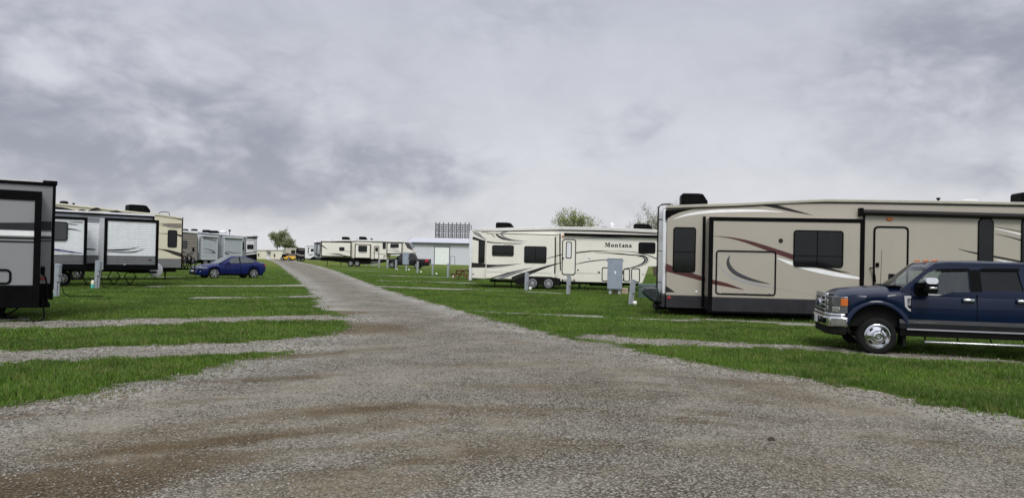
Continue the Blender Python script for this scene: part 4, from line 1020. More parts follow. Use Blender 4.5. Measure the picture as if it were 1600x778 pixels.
for q in ((1098, 446, 1180, 547), (1252, 454, 1300, 549), (1308, 452, 1371, 553)):
    ringpart(f3, r3, 'storage_hatch', *mr(m4, *q), 0, .05, BLACK, .1, .015)
for q in ((1071, 477, 1086, 486), (922, 462, 934, 470), (172, 492, 186, 498), (1388, 493, 1398, 498), (1248, 530, 1260, 542)):
    boxpart(f3, r3, 'hatch_latch', *mr(m4, *q), -.02, .018, BLACK)
def slab_word(root, f, x0p, x1p, ytop, ybot, m):
    """the word Montana in heavy slab-serif capitals-and-lowercase, laid out on a unit grid"""
    X0, Z0 = f.sz(x0p, ybot); X1, _ = f.sz(x1p, ybot); _, Z1 = f.sz((x0p+x1p)/2, ytop); mb = MB()
    zc = f.sz((x0p+x1p)/2, ybot)[1]; H = Z1-zc; tot = 12.9; k = (X1-X0)/tot; sl = (f.sz(x1p, ybot)[1]-Z0)
    def P(pts): mb.prism([(X0+x*k, zc+z*H) for x, z in pts], -.006, 0)
    def B(x, w, z0, z1): P([(x, z0), (x+w, z0), (x+w, z1), (x, z1)])
    def ring(cx, w, z0, z1, a0=0, a1=360, th=.55, tv=.16):
        rx, rz = w/2, (z1-z0)/2; cz = (z0+z1)/2; n = 20
        for i in range(n):
            a, b = R(a0+(a1-a0)*i/n), R(a0+(a1-a0)*(i+1)/n)
            P([(cx+rx*math.cos(a), cz+rz*math.sin(a)), (cx+rx*math.cos(b), cz+rz*math.sin(b)), (cx+(rx-th)*math.cos(b), cz+(rz-tv)*math.sin(b)), (cx+(rx-th)*math.cos(a), cz+(rz-tv)*math.sin(a))])
    x = 0
    B(x+.25, .3, 0, 1); B(x+1.75, .55, 0, 1); B(x, .8, 0, .1); B(x+1.45, 1.1, 0, .1); B(x, .8, .9, 1); B(x+1.5, 1.05, .9, 1); P([(x+.3, 1), (x+.85, 1), (x+1.4, .25), (x+1.15, .1)]); P([(x+1.15, .1), (x+1.4, .1), (x+1.95, 1), (x+1.7, 1)])
    x = 2.8; ring(x+.8, 1.6, -.02, .68)
    def n_(x): B(x+.2, .5, 0, .66); B(x, .95, 0, .09); B(x, .5, .57, .66); ring(x+.98, 1.15, .2, .68, 0, 180, .5, .15); B(x+1.06, .5, 0, .45); B(x+.98, .8, 0, .09)
    n_(4.65)
    x = 6.65; B(x+.25, .5, .08, .88); B(x, 1.1, .56, .66); ring(x+.75, 1., -.02, .3, 180, 340, .45, .12)
    def a_(x): ring(x+.6, 1.1, -.02, .42, 0, 360, .42, .11); ring(x+.72, 1.1, .3, .68, 0, 170, .45, .13); B(x+.82, .5, .03, .5); B(x+.9, .62, 0, .09)
    a_(8.0); n_(9.55); a_(11.4)
    return mb.build('lettering', m, root)
slab_word(r3, f3, m4(1121, 300)[0], m4(1313, 300)[0], m4(0, 272)[1], m4(0, 303)[1], BLACK)
sf = MB()
# wheel box, wheels, jacks
a, b, c, d = f3.rect(*mr(m4, 486, 510, 800, 585), -.3)
MB().prism([(a, b+.1), (c, b+.1), (c, d-.12), (c-.5, d), (a+.5, d), (a, d-.2)], -.505, .6).build('wheel_well', CHASSIS, so_, .02)
for cx in (606, 720):
    x, z = f3.sz(*m4(cx, 577), -.3); wheel(r3, x, -.52, .345, .24, 'ten', .7)
x, z = f3.sz(*m4(450, 545), .3); jack(r3, x, .4, z+.2); x, z = f3.sz(*m4(310, 545), .3); jack(r3, x, 1.6, z+.2)
x, z = f3.sz(*m4(940, 560), .3)
lg = MB().box(x-.06, x+.06, .1, .2, .04, z+.1).box(x-.2, x+.2, .0, .3, 0, .05).tube([(x, .15, z), (x+.5, .15, .5), (x+.25, .15, .08)], .03, 6)
lg.build('landing_gear', CHASSIS, r3)
st_ = MB(); x, z = f3.sz(*m4(862, 520), 0)
for k in range(2): st_.box(x-.35, x+.35, -.35-.2*k, -.1-.2*k, .55-.22*k, .58-.22*k)
st_.box(x-.36, x-.33, -.6, .1, .3, .62).box(x+.33, x+.36, -.6, .1, .3, .62).build('entry_steps', BLACK, r3)
x0, _ = f3.sz(*m4(300, 540), .3); x1, z = f3.sz(*m4(1380, 560), .3)
MB().box(x0, x1, .3, .5, z-.15, z+.1).box(x0, x1, 1.9, 2.1, z-.15, z+.1).box(x1-3, x1-1, .4, 2., z-.22, z+.1).build('chassis', CHASSIS, r3)
ac_unit(f3, r3, *mr(m4, 347, 128, 468, 172)); ac_unit(f3, r3, *mr(m4, 1326, 138, 1458, 178))
dome(f3, r3, 'satellite_dome', *m4(1172, 148), 4.4, WHITE, flat=1.1, base=.3); dome(f3, r3, 'roof_vent', *m4(1115, 162), 6, GSTR, flat=.35)
dome(f3, r3, 'roof_vent', *m4(865, 156), 7, BLACK, flat=.15, base=.1); dome(f3, r3, 'roof_vent', *m4(960, 155), 1.5, BLACK, flat=.8)

# ================================================================== MID DISTANCE CREAM FIFTH WHEEL
m5 = mapper(480, 360, 8.889); s5 = 8.889
f5 = Frame(501, 405, 110, 3)
r5 = f5.root('fifth_wheel_trailer', 'long cream fifth wheel with black outlined slide-outs hitched in front of the metal barn', 'camper trailer', 'camper trailers parked on the grass sites')
bodyprism(f5, r5, 'body', [m5(190, 150), m5(180, 372), m5(600, 385), m5(900, 402), m5(1100, 405), m5(1110, 335), m5(1330, 330), m5(1480, 310), m5(1475, 275), m5(1410, 175), m5(1350, 158), m5(620, 140)], 0, 2.4, CREAM, .05)
bodyprism(f5, r5, 'roof', [m5(175, 146), m5(175, 156), m5(620, 150), m5(1350, 165), m5(1405, 172), m5(1400, 158), m5(1330, 148), m5(620, 132), m5(250, 130)], -.08, 2.48, ROOFW, .02)
ribbons(f5, r5, 'roof_seam', ml(m5, s5, [[(190, 158, 8), (620, 152, 8), (1340, 168, 8)]]), -.08, BLACK)
bodyprism(f5, r5, 'underskirt', [m5(180, 370), m5(185, 412), m5(560, 452), m5(800, 470), m5(1050, 440), m5(1050, 400), m5(600, 378)], .0, 2.3, CHASSIS)
s_ = slide(f5, r5, *mr(m5, 192, 155, 612, 366), -.5, CREAM, BLACK, .12); window(f5, s_, *mr(m5, 445, 232, 518, 284), -.5, .1)
ribbons(f5, s_, 'stripe', ml(m5, s5, [[(198, 205, 12), (240, 235, 14), (285, 265, 1)], [(275, 318, 1), (360, 325, 9), (440, 330, 14), (520, 352, 12), (590, 362, 6)], [(330, 345, 1), (430, 345, 6), (520, 348, 1)], [(520, 283, 4), (560, 292, 5), (605, 298, 5)]]), -.5, DSTR)
s_ = slide(f5, r5, *mr(m5, 662, 190, 880, 388), -.5, CREAM, BLACK, .1); window(f5, s_, *mr(m5, 710, 210, 832, 296), -.5, .1)
lt = MB()
for k in range(6):
    x, z = f5.sz(*m5(732+k*18, 309), -.5); lt.box(x-.06, x+.06, -.51, -.5, z-.07+.03*(k % 2), z+.07)
lt.build('badge_lettering', DSTR, s_)
s_ = slide(f5, r5, *mr(m5, 1105, 168, 1320, 328), -.4, CREAM, BLACK, .1); window(f5, s_, *mr(m5, 1155, 185, 1272, 240), -.4, .1)
ribbons(f5, s_, 'stripe', ml(m5, s5, [[(1130, 245, 1), (1200, 250, 6), (1280, 282, 1)], [(1120, 275, 4), (1230, 283, 7), (1290, 285, 1)], [(1190, 302, 1), (1260, 306, 7), (1312, 312, 5)]]), -.4, DSTR)
window(f5, r5, *mr(m5, 1048, 168, 1092, 258), 0, .08)
ringpart(f5, r5, 'door_frame', *mr(m5, 928, 215, 1000, 400), 0, .09, BLACK, .15); window(f5, r5, *mr(m5, 945, 235, 985, 292), 0, .08)
ringpart(f5, r5, 'storage_hatch', *mr(m5, 1062, 350, 1145, 428), 0, .08, BLACK, .1)
ribbons(f5, r5, 'stripe', ml(m5, s5, [[(915, 320, 10), (945, 310, 4)], [(925, 310, 1), (980, 322, 6), (1060, 332, 6), (1140, 330, 4)]]), 0, DSTR)
bodyprism(f5, r5, 'nose_cap', [m5(1345, 160), m5(1412, 172), m5(1478, 282), m5(1392, 248)], -.03, 2.43, mat('cap_dark', (.05, .05, .055), .25), .04)
ac_unit(f5, r5, *mr(m5, 490, 90, 590, 128)); ac_unit(f5, r5, *mr(m5, 727, 88, 828, 128)); dome(f5, r5, 'roof_vent', *m5(895, 122), 2, BLACK, flat=.6)
dome(f5, r5, 'roof_vent', *m5(350, 124), 2, STEEL, flat=.6); dome(f5, r5, 'roof_vent', *m5(690, 124), 1.6, STEEL, flat=.6)
for cx in (603, 694): x, z = f5.sz(*m5(cx, 455), -.3); wheel(r5, x, -.35, .45, .25, 'eight', .6)
x, z = f5.sz(*m5(940, 440), -.4)
st_ = MB()
for k in range(3): st_.box(x-.5, x+.5, -.6-.2*k, -.3-.2*k, .7-.25*k, .75-.25*k)
st_.build('entry_steps', STEEL, r5)
for cx in (280, 470): x, z = f5.sz(*m5(cx, 400), .3); jack(r5, x, .3, 1.)

# dark trailer end and further ones left of it
m6 = mapper(400, 350, 11.117); s6 = 11.117
f6 = Frame(492, 405, 124, 3)
r6 = f6.root('camper_trailer', 'grey slide-out camper partly hidden behind the left end of the long cream fifth wheel', 'camper trailer', 'camper trailers parked on the grass sites')
bodyprism(f6, r6, 'body', [m6(1008, 335), m6(1008, 570), m6(1080, 600), m6(1200, 600), m6(1200, 320), m6(1060, 318)], 0, 2.4, SILV2)
s_ = slide(f6, r6, *mr(m6, 1056, 350, 1118, 545), -.5, SILVER, BLACK, .1)
bodyprism(f6, r6, 'roof', [m6(1000, 338), m6(1010, 345), m6(1200, 328), m6(1200, 316), m6(1040, 318)], -.06, 2.46, BLACK)
dome(f6, r6, 'air_conditioner', *m6(1035, 318), 2.6, WHITE, flat=.7)
ribbons(f6, s_, 'stripe', ml(m6, s6, [[(1090, 460, 4), (1088, 490, 8), (1100, 520, 4)], [(1060, 520, 12), (1112, 540, 14)]]), -.5, DSTR)
ribbons(f6, r6, 'stripe', ml(m6, s6, [[(1010, 500, 12), (1040, 520, 16), (1056, 528, 12)]]), 0, DSTR)
bodyprism(f6, r6, 'underskirt', [m6(1010, 545), m6(1010, 600), m6(1150, 640), m6(1200, 640), m6(1200, 570)], .1, 2.2, CHASSIS)
f7 = Frame(476, 405, 150, 0)
r7 = f7.root('camper_trailer', 'white fifth wheel camper nose with a small black window beside the black coach', 'camper trailer', 'camper trailers parked on the grass sites')
bodyprism(f7, r7, 'body', [m6(850, 365), m6(848, 595), m6(935, 605), m6(990, 570), m6(1060, 560), m6(1060, 360), m6(880, 355)], 0, 2.5, WHITE, .06)
window(f7, r7, *mr(m6, 952, 432, 1005, 478), 0, .1); window(f7, r7, *mr(m6, 901, 405, 915, 515), 0, .08)
ribbons(f7, r7, 'stripe', ml(m6, s6, [[(910, 550, 2), (940, 535, 16), (990, 530, 12)], [(918, 412, 5), (960, 408, 5), (1000, 412, 5)]]), 0, DSTR)
bodyprism(f7, r7, 'roof', [m6(870, 380), m6(1060, 384), m6(1060, 378), m6(870, 374)], -.05, 2.5, GSTR)
bodyprism(f7, r7, 'chassis', [m6(870, 595), m6(900, 625), m6(1060, 625), m6(1060, 560), m6(990, 572), m6(940, 604)], .3, 2.2, CHASSIS)
f8 = Frame(462, 405, 165, 0)
r8 = f8.root('motorhome', 'black motorhome with a pale curved stripe behind the yellow off-road car', 'motorhome')
bodyprism(f8, r8, 'body', [m6(688, 470), m6(690, 605), m6(850, 610), m6(850, 420), m6(730, 408), m6(705, 425)], 0, 2.5, mat('black_gloss', (.008, .0075, .009), .3, spec=.15), .08)
ribbons(f8, r8, 'stripe', ml(m6, s6, [[(694, 510, 12), (740, 535, 24), (800, 545, 22), (845, 545, 18)]]), 0, mat('taupe_stripe', (.25, .22, .2), .4))
ribbons(f8, r8, 'stripe', ml(m6, s6, [[(735, 432, 4), (780, 450, 12), (840, 445, 12)]]), 0, mat('taupe_stripe', (.25, .22, .2), .4))
bodyprism(f8, r8, 'roof', [m6(728, 412), m6(850, 422), m6(850, 400), m6(740, 402)], -.04, 2.5, WHITE)
for cx in (735, 800): x, z = f8.sz(*m6(cx, 600), 0); wheel(r8, x, .3, .45, .3, 'eight', .45)
f9 = Frame(447, 405, 185, 0)
r9 = f9.root('camper_trailer', 'beige and brown camper behind the yellow off-road car near the low office building', 'camper trailer', 'camper trailers parked on the grass sites')
bodyprism(f9, r9, 'body', [m6(512, 425), m6(512, 595), m6(700, 595), m6(700, 425)], 0, 2.5, mat('tan_panel', (.42, .38, .31), .5), .03)
bodyprism(f9, r9, 'roof', [m6(508, 432), m6(700, 436), m6(700, 424), m6(508, 418)], -.1, 2.6, ROOFW)
bodyprism(f9, r9, 'lower_panel', [m6(516, 495), m6(516, 596), m6(698, 596), m6(698, 520), m6(600, 515)], -.03, 2.4, mat('brown_panel', (.12, .09, .075), .5))
window(f9, r9, *mr(m6, 612, 455, 680, 515), 0, .1)
for cx in (560, 640): x, z = f9.sz(*m6(cx, 600), 0); wheel(r9, x, .2, .42, .3, 'eight', .45)

# ================================================================== OFFICE BUILDING, BARN, LATTICE SCREEN
f10 = Frame(402, 405, 205, 2)
r10 = f10.root('office_building', 'low beige modular office building at the far end of the gravel road', 'building')
bodyprism(f10, r10, 'wall', [m6(-60, 448), m6(-60, 606), m6(460, 612), m6(460, 450)], 0, 6, OFFICE)
bodyprism(f10, r10, 'roof', [m6(-70, 446), m6(-70, 454), m6(470, 456), m6(470, 448)], -.25, 6.2, ROOFW)
dd = boxpart(f10, r10, 'door', *mr(m6, 186, 500, 235, 610), -.06, .05, WHITE)
boxpart(f10, r10, 'door_canopy', *mr(m6, 180, 484, 236, 498), -.9, .9, BLACK); boxpart(f10, r10, 'wall_lamp', *mr(m6, 185, 452, 230, 462), -.2, .19, BLACK)
for q in ((32, 512, 48, 552), (308, 520, 324, 566)): boxpart(f10, r10, 'meter_box', *mr(m6, *q), -.35, .34, CHAR)
mbb = MB()
for k in range(19):
    x = f10.sz(*m6(-40+k*27, 530))[0]; mbb.box(x-.02, x+.02, -.03, -.005, 0.1, f10.sz(*m6(200, 456))[1])
mbb.build('siding_batten', OFFICE, r10)

m11 = mapper(600, 340, 8.644); s11 = 8.644
f11 = Frame(636, 412, 165, 1.5)
r11 = f11.root('metal_barn', 'pale blue grey metal barn with a large white roller door behind the power posts', 'barn')
ex0 = f11.sz(*m11(325, 500))[0]; ex1 = ex0+30; ez = f11.sz(*m11(700, 340))[1]
MB().box(ex0, ex1, 0, 16, -.1, ez).build('wall', BARNW, r11)
rb_ = MB()
for k in range(120):
    x = ex0+.125+k*.25; rb_.box(x-.02, x+.02, -.03, -.002, 0, ez-.02)
rb_.build('wall_rib', BARNW, r11)
zr = f11.sz(*m11(700, 277), 8)[1]
MB().xprism([(-.5, ez-.12), (8, zr-.12), (16.5, ez-.12), (16.5, ez+.02), (8, zr+.04), (-.5, ez+.02)], ex0-.4, ex1+.4).build('roof', BARNR, r11)
MB().box(ex0-.42, ex1+.42, -.62, -.48, ez-.24, ez+.03).build('gutter', BARNT, r11)
MB().xprism([(0, ez), (16, ez), (8, zr-.13)], ex0, ex0+.15).build('gable', BARNW, r11)
bt = MB(); bt.tube([(ex0-.42, -.5, ez-.05), (ex0-.42, 8, zr-.02), (ex0-.42, 16.5, ez-.05)], .1, 4).build('barge_board', BARNT, r11)
a, b, c, d = f11.rect(*mr(m11, 686, 398, 880, 618), 0)
do = MB().box(a, c, -.06, -.035, 0, d).build('roller_door', BARND, r11)
for k in range(1, 8): pass
MB().holed([(a-.15, 0), (c+.15, 0), (c+.15, d+.18), (a-.15, d+.18)], [[(a, .001), (c, .001), (c, d), (a, d)]], -.1, -.03).build('door_frame', BARNT, do)
a, b, c, d = f11.rect(*mr(m11, 905, 526, 952, 625), 0)
do = MB().box(a, c, -.06, -.035, 0, d).build('door', BARNW, r11); MB().holed([(a-.07, 0), (c+.07, 0), (c+.07, d+.07), (a-.07, d+.07)], [[(a, .001), (c, .001), (c, d), (a, d)]], -.08, -.03).build('door_frame', BARNT, do)

f12 = Frame(680, 380, 260, 14)
r12 = f12.root('lattice_screen_frame', 'tall weathered steel lattice of the back of a screen rising behind the barn roof', 'lattice frame')
pz = [f12.sz(*m11(x, y))[0] for x, y in ((695, 200), (745, 200), (800, 200), (868, 200), (920, 200), (977, 200), (1030, 200), (1092, 200), (1146, 200))]
ztop = f12.sz(*m11(920, 78))[1]
for x in pz:
    MB().box(x-.16, x+.16, 0, .3, 0, ztop+.3).box(x-.1, x+.1, 2.6, 2.8, 0, ztop-.5).build('upright', FRAMEM, r12)
for yy_ in (98, 128, 160, 192, 228, 262, 296, 330, 364, 398):
    z = f12.sz(*m11(920, yy_))[1]; MB().box(pz[0], pz[-1], -.12, 0, z-.17, z+.17).box(pz[0], pz[-1], 2.5, 2.6, z-.1, z+.1).build('crossbar', FRAMEM, r12)
for i in range(len(pz)-1):
    xm = (pz[i]+pz[i+1])/2; MB().box(xm-.05, xm+.05, 2.4, 2.5, 0, ztop).build('upright', FRAMEM, r12)
br = MB()
for i in range(len(pz)-1):
    br.tube([(pz[i], 2.7, ztop-1), (pz[i], .15, ztop-3.2), (pz[i], 2.7, ztop-6)], .06, 4)
for k in range(14): br.box(pz[0]+.0, pz[1], .05, .1, ztop-(k+.5)*.55, ztop-(k+.5)*.55+.12)
z = f12.sz(*m11(660, 185))[1]; 
br.build('brace', FRAMEM, r12)

# ================================================================== LEFT: GREY TRAILER
m1 = mapper(0, 270, 3.112); s1 = 3.112; mb1 = mapper(0, 280, 6.485); mc1 = mapper(0, 380, 5.557)
fa = Frame(81, 440, 19.3, -33)
ra = fa.root('camper_trailer', 'grey camper trailer end with black framed slide-out at the left edge of the view', 'camper trailer', 'camper trailers parked on the grass sites')
xl = fa.sz(-200, 440)[0]; zT = fa.sz(83, 290.5)[1]; zsk = fa.sz(75, 443.5)[1]; zb_ = fa.sz(72, 468)[1]
MB().box(xl, 0, 0, 2.4, zsk, zT).build('body', GREY0, ra, .02)
MB().box(xl, .002, -.012, 2.4, zb_, zsk).build('skirt', BLACK, ra, .01)
MB().box(xl, .02, -.04, 2.44, zT, zT+.07).build('roof_edge', BLACK, ra); MB().box(xl, -.02, .1, 2.3, zT+.06, zT+.11).build('roof', ROOFW, ra)
MB().box(-.25, .06, -.06, .4, zT+.02, zT+.12).build('gutter_spout', BLACK, ra, .01)
MB().tube([(0, 0, zb_), (0, 0, zT)], .035, 8).build('corner_trim', BLACK, ra)
Yl = -.6; a, b, c, d = fa.rect(-200, 297, 62.5, 478, Yl)
d = fa.sz(30, 299.5, Yl)[1]; zk_ = fa.sz(30, 446, Yl)[1]; b = fa.sz(35, 481, Yl)[1]
sl1 = MB().box(a, c-.01, Yl, 0, zk_, d).build('slide_out', GREY1, ra, .01)
MB().box(a, c, Yl-.01, 0, b, zk_).build('slide_skirt', BLACK, sl1, .02)
tw = fa.sz(62.5, 400, Yl)[0]-fa.sz(52.5, 400, Yl)[0]
MB().box(c-tw, c+.015, Yl-.03, -.0, b, d+.03).box(a, c-tw, Yl-.03, Yl+.05, d-.2, d+.03).build('slide_trim', BLACK, sl1, .012)
for (p_, Yq, par, q) in ((sl1, Yl, sl1, (-20, 53)), (ra, 0, ra, (62, 81))):
    x0, x1 = q; xr = c-tw if Yq else -.04; xx0 = a if Yq else c+.3
    def zz(y, Yq=Yq): return fa.sz((x0+x1)/2, y, Yq)[1]
    xx0 = a if Yq else fa.sz(60, 400)[0]
    z_ = [zz(v) for v in ((348, 359, 360, 368, 370, 373.5, 376, 379) if Yq else (346, 360, 362.5, 368.5, 370, 373.5, 375.5, 377.5))]
    if Yq: MB().prism([(xx0, z_[1]), (xr, z_[1]), (xr, zz(346.5)), (xr-1.2, zz(350)), (xx0, zz(358))], Yq-.003, Yq).build('stripe', CHAR, par)
    else: MB().prism([(xx0, z_[1]), (xr, z_[1]), (xr, z_[0]), (xx0, z_[0])], Yq-.003, Yq).build('stripe', CHAR, par)
    MB().box(xx0, xr, Yq-.003, Yq, z_[3], z_[2]).build('stripe', WSTR, par)
    MB().box(xx0, xr, Yq-.003, Yq, z_[5], z_[4]).box(xx0, xr, Yq-.003, Yq, z_[7], z_[6]).build('stripe', DSTR, par)
ringpart(fa, sl1, 'storage_hatch', -25, 420, 18, 444.5, Yl, .05, BLACK, .12)
iq = boxpart(fa, ra, 'power_inlet', 64, 416.5, 70.5, 429, -.1, .1, BLACK, .02)
boxpart(fa, ra, 'marker_light', 62.5, 433, 70.8, 437, -.03, .03, REDL, .01)
a_, z1_ = fa.sz(50, 474, -.1); b2_, z2_ = fa.sz(78, 480, -.1)
MB().box(a_, b2_, -.2, 2.4, z2_, z1_).box(-.6, -.5, 0, 2.3, z2_+.05, zb_+.1).build('rear_bumper', BLACK, ra, .01)
x, z = fa.sz(68, 430, -.1); xe, ze = fa.sz(60, 512, -.5)
MB().tube(catmull([(x-.02, -.12, z+.05), (x+.06, -.18, z-.15), (x+.08, -.2, z-.7), (x-.02, -.3, .5), (xe+.1, -.5, .06), (xe-.25, -.7, .02)], 8), .02, 6).build('power_cord', BLACK, iq)
jk = MB(); x, z = fa.sz(4, 484, .2); x2, _ = fa.sz(20, 505, .2)
jk.tube([(x-.5, .3, z), (x-.15, .3, z-.05), (x2-.12, .3, .1)], .05, 6).tube([(x2-.1, .3, .12), (x2+.25, .3, z+.15)], .02, 6).box(x2-.25, x2+.1, .1, .5, 0, .07)
jk.build('stabiliser_jack', CHASSIS, ra)
MB().box(x2-.45, x2+.35, -.1, .7, -.02, .03).build('paving_slab', CONC, ra)
MB().box(xl, -.4, .4, .55, zb_-.1, zb_+.02).box(xl, -.4, 1.9, 2.05, zb_-.1, zb_+.02).build('chassis', CHASSIS, ra)
wheel(ra, xl+2.2, .1, .36, .22, 'eight')

# ================================================================== WHITE CORRUGATED TRAILER
m2 = mapper(60, 300, 5.185); s2 = 5.185
fb = Frame(83, 440, 35.5, -45)
rb2 = fb.root('camper_trailer', 'white corrugated camper trailer with two black framed slide-outs and grey lower bands', 'camper trailer', 'camper trailers parked on the grass sites')
xr = fb.sz(*m2(932, 400))[0]; xl = fb.sz(60, 400)[0]-1.5; zT = fb.sz(*m2(520, 168))[1]; zg = fb.sz(*m2(430, 512))[1]; zB = fb.sz(*m2(430, 578))[1]
WCOR = mat('white_aluminium_siding', (.84, .855, .88), .35, streak=.1, var=.03); GCOR = mat('grey_aluminium_siding', (.13, .132, .138), .4, streak=.1)
MB().box(xl, xr, .03, 2.4, zB, zT).build('body', SILV2, rb2, .01)
siding(MB(), xl, xr, zg, zT-.5, .03, .11).build('siding', WCOR, rb2); siding(MB(), xl, xr, zB, zg, .03, .11).build('siding', GCOR, rb2); siding(MB(), xl, xr, zT-.5, zT-.05, .03, .14).build('siding', SILV2, rb2)
MB().box(xl, xr+.03, -.04, 2.44, zT-.05, zT+.03).build('roof', WHITE, rb2, .02)
MB().box(xl, xr+.01, -.03, .0, zT-.14, zT-.05).box(xr-.05, xr+.02, -.02, .1, zB, zT).build('edge_trim', BLACK, rb2)
MB().box(xl, xr-.1, .1, 2.3, zB-.38, zB).build('underskirt', CHASSIS, rb2)
Yb = -.85
for (q0, q1, win) in ((-60, 388, True), (537, 968, False)):
    a = fb.sz(*m2(q0, 400), Yb)[0] if not win else xl+.2; c = fb.sz(*m2(q1, 400), Yb)[0]
    d = fb.sz(*m2((q0+q1)/2, 224 if not win else 200), Yb)[1]; zl = fb.sz(*m2(700, 516), Yb)[1]; b = fb.sz(*m2(700, 590), Yb)[1]; bb = fb.sz(*m2(700, 632), Yb)[1]
    s_ = MB().box(a, c, Yb+.03, 0.02, bb, d).build('slide_out', mat('smooth_white_end', (.5, .51, .53), .4), rb2, .01)
    siding(MB(), a+.08, c-.08, zl, d-.08, Yb+.03, .085).build('siding', WCOR, s_); siding(MB(), a+.08, c-.08, b, zl, Yb+.03, .1).build('siding', GCOR, s_)
    MB().holed([(a-.01, bb), (c+.03, bb), (c+.03, d+.03), (a-.01, d+.03)], [[(a+.11, b), (c-.1, b), (c-.1, d-.09), (a+.11, d-.09)]], Yb-.03, Yb+.08).build('slide_trim', BLACK, s_, .01)
    if win:
        window(fb, s_, *mr(m2, -40, 236, 237, 392), Yb, .12, MESHW, fr=.04)
        ribbons(fb, s_, 'stripe', ml(m2, s2, [[(60, 455, 12), (150, 468, 14), (250, 483, 12), (358, 497, 6)]]), Yb, mat('violet_stripe', (.05, .04, .16), .3))
        ribbons(fb, s_, 'stripe', ml(m2, s2, [[(236, 241, 2), (300, 244, 5), (362, 247, 5)], [(236, 298, 8), (300, 305, 6), (350, 321, 1)], [(238, 256, 3), (280, 262, 6), (330, 266, 1)]]), Yb, DSTR)
        ribbons(fb, s_, 'stripe', ml(m2, s2, [[(60, 468, 5), (150, 482, 6), (250, 496, 5), (358, 510, 3)]]), Yb-.004, WSTR)
    else:
        ribbons(fb, s_, 'stripe', ml(m2, s2, [[(556, 467, 6), (640, 469, 11), (730, 463, 8), (820, 442, 1)], [(556, 481, 4), (680, 487, 9), (780, 484, 8), (862, 458, 1)]]), Yb, DSTR)
        boxpart(fb, s_, 'badge', *mr(m2, 893, 543, 918, 552), Yb-.02, .015, MAROON); boxpart(fb, s_, 'badge', *mr(m2, 690, 586, 708, 591), Yb-.04, .02, WHITE)
ribbons(fb, rb2, 'stripe', ml(m2, s2, [[(392, 462, 10), (430, 464, 9), (462, 466, 6)]]), .0, DSTR)
x, z = fb.sz(*m2(205, 700), .1); wheel(rb2, x, .25, .36, .22, 'eight', .55); wheel(rb2, x-.85, .25, .36, .22, 'eight', .55)
for cx in (612, 742): x, z = fb.sz(*m2(cx, 700), .0); scissor(rb2, x, .0, zB-.2, .28)
x, z = fb.sz(*m2(300, 700), .0); MB().tube([(x, 0, zB-.2), (x+.5, -.1, .06)], .03, 6).box(x+.4, x+.65, -.2, .1, 0, .06).build('stabiliser_jack', CHASSIS, rb2)
x, z = fb.sz(*m2(966, 632), .6)
MB().lathe_y([(.001, -.12), (.25, -.12), (.33, -.08), (.36, 0), (.33, .08), (.25, .12), (.001, .12)], x-.1, z+.0, .6, 24).build('spare_wheel_cover', WHITE, rb2, smooth=40)
x2_, z2_ = fb.sz(*m2(900, 660), .4); MB().box(x2_-1, x2_+.35, .35, .45, z2_+.02, z2_+.12).box(x2_-1, x2_+.35, 1.8, 1.9, z2_+.02, z2_+.12).tube([(x2_+.3, .4, z2_+.08), (x2_+.3, 1.85, z2_+.08)], .05, 6).build('hitch_frame', CHASSIS, rb2)

# ================================================================== CREAM FIFTH WHEEL BEHIND IT, WITH BIKE RACK
m3 = mapper(230, 310, 5.558); s3 = 5.558
fd = Frame(80, 440, 41.5, -45)
rd = fd.root('fifth_wheel_trailer', 'cream fifth wheel trailer with dark brown swooshes standing behind the white corrugated trailer', 'camper trailer', 'camper trailers parked on the grass sites')
xe = fd.sz(*m3(302, 400))[0]; P = [(82, 316.5), (140, 322.5), (199, 329.5), (250, 334.5), m3(303, 166)]
PP = [fd.sz(*p) for p in P]; z0_ = fd.sz(*m3(200, 525))[1]; z1_ = fd.sz(*m3(200, 602))[1]
MB().prism([(PP[0][0]-3, z0_), (xe, z0_)]+[(min(p[0], xe), p[1]-.05) for p in PP[::-1]]+[(PP[0][0]-3, PP[0][1]-.1)], 0, 2.4).build('body', CREAM2, rd, .02)
MB().prism([(PP[0][0]-3, PP[0][1]-.12)]+[(p[0], p[1]-.1) for p in PP]+[(p[0], p[1]) for p in PP[::-1]]+[(PP[0][0]-3, PP[0][1]-.02)], -.05, 2.45).build('roof', mat('cream_roof', (.66, .62, .48), .5), rd, .01)
MB().box(PP[0][0]-3, xe, -.01, 2.4, z1_, z0_).build('skirt', mat('mid_grey_skirt', (.16, .16, .165), .5, streak=.2), rd, .02)
MB().tube([(xe, 0, z1_), (xe, 0, PP[-1][1])], .035, 6).build('corner_trim', BLACK, rd)
window(fd, rd, *mr(m3, 177, 275, 258, 425), 0, .1, GLASS)
ribbons(fd, rd, 'stripe', ml(m3, s3, [[(60, 300, 3), (130, 305, 4), (176, 308, 7)], [(259, 316, 13), (280, 322, 17), (298, 327, 18)], [(60, 435, 4), (120, 443, 9), (180, 455, 22), (240, 475, 32), (298, 493, 36)]]), 0, mat('brown_black_stripe', (.03, .02, .018), .4))
ribbons(fd, rd, 'stripe', ml(m3, s3, [[(100, 218, 2), (200, 222, 5), (300, 222, 5)], [(100, 232, 2), (180, 246, 5), (230, 258, 4), (300, 254, 3)]]), 0, DSTR)
ribbons(fd, rd, 'stripe', ml(m3, s3, [[(130, 226, 8), (200, 236, 22), (260, 240, 28), (298, 240, 30)]]), .001, mat('brown_grey', (.22, .19, .165), .5))
ribbons(fd, rd, 'stripe', ml(m3, s3, [[(215, 165, 1), (255, 172, 12), (300, 182, 18)]]), 0, DSTR)
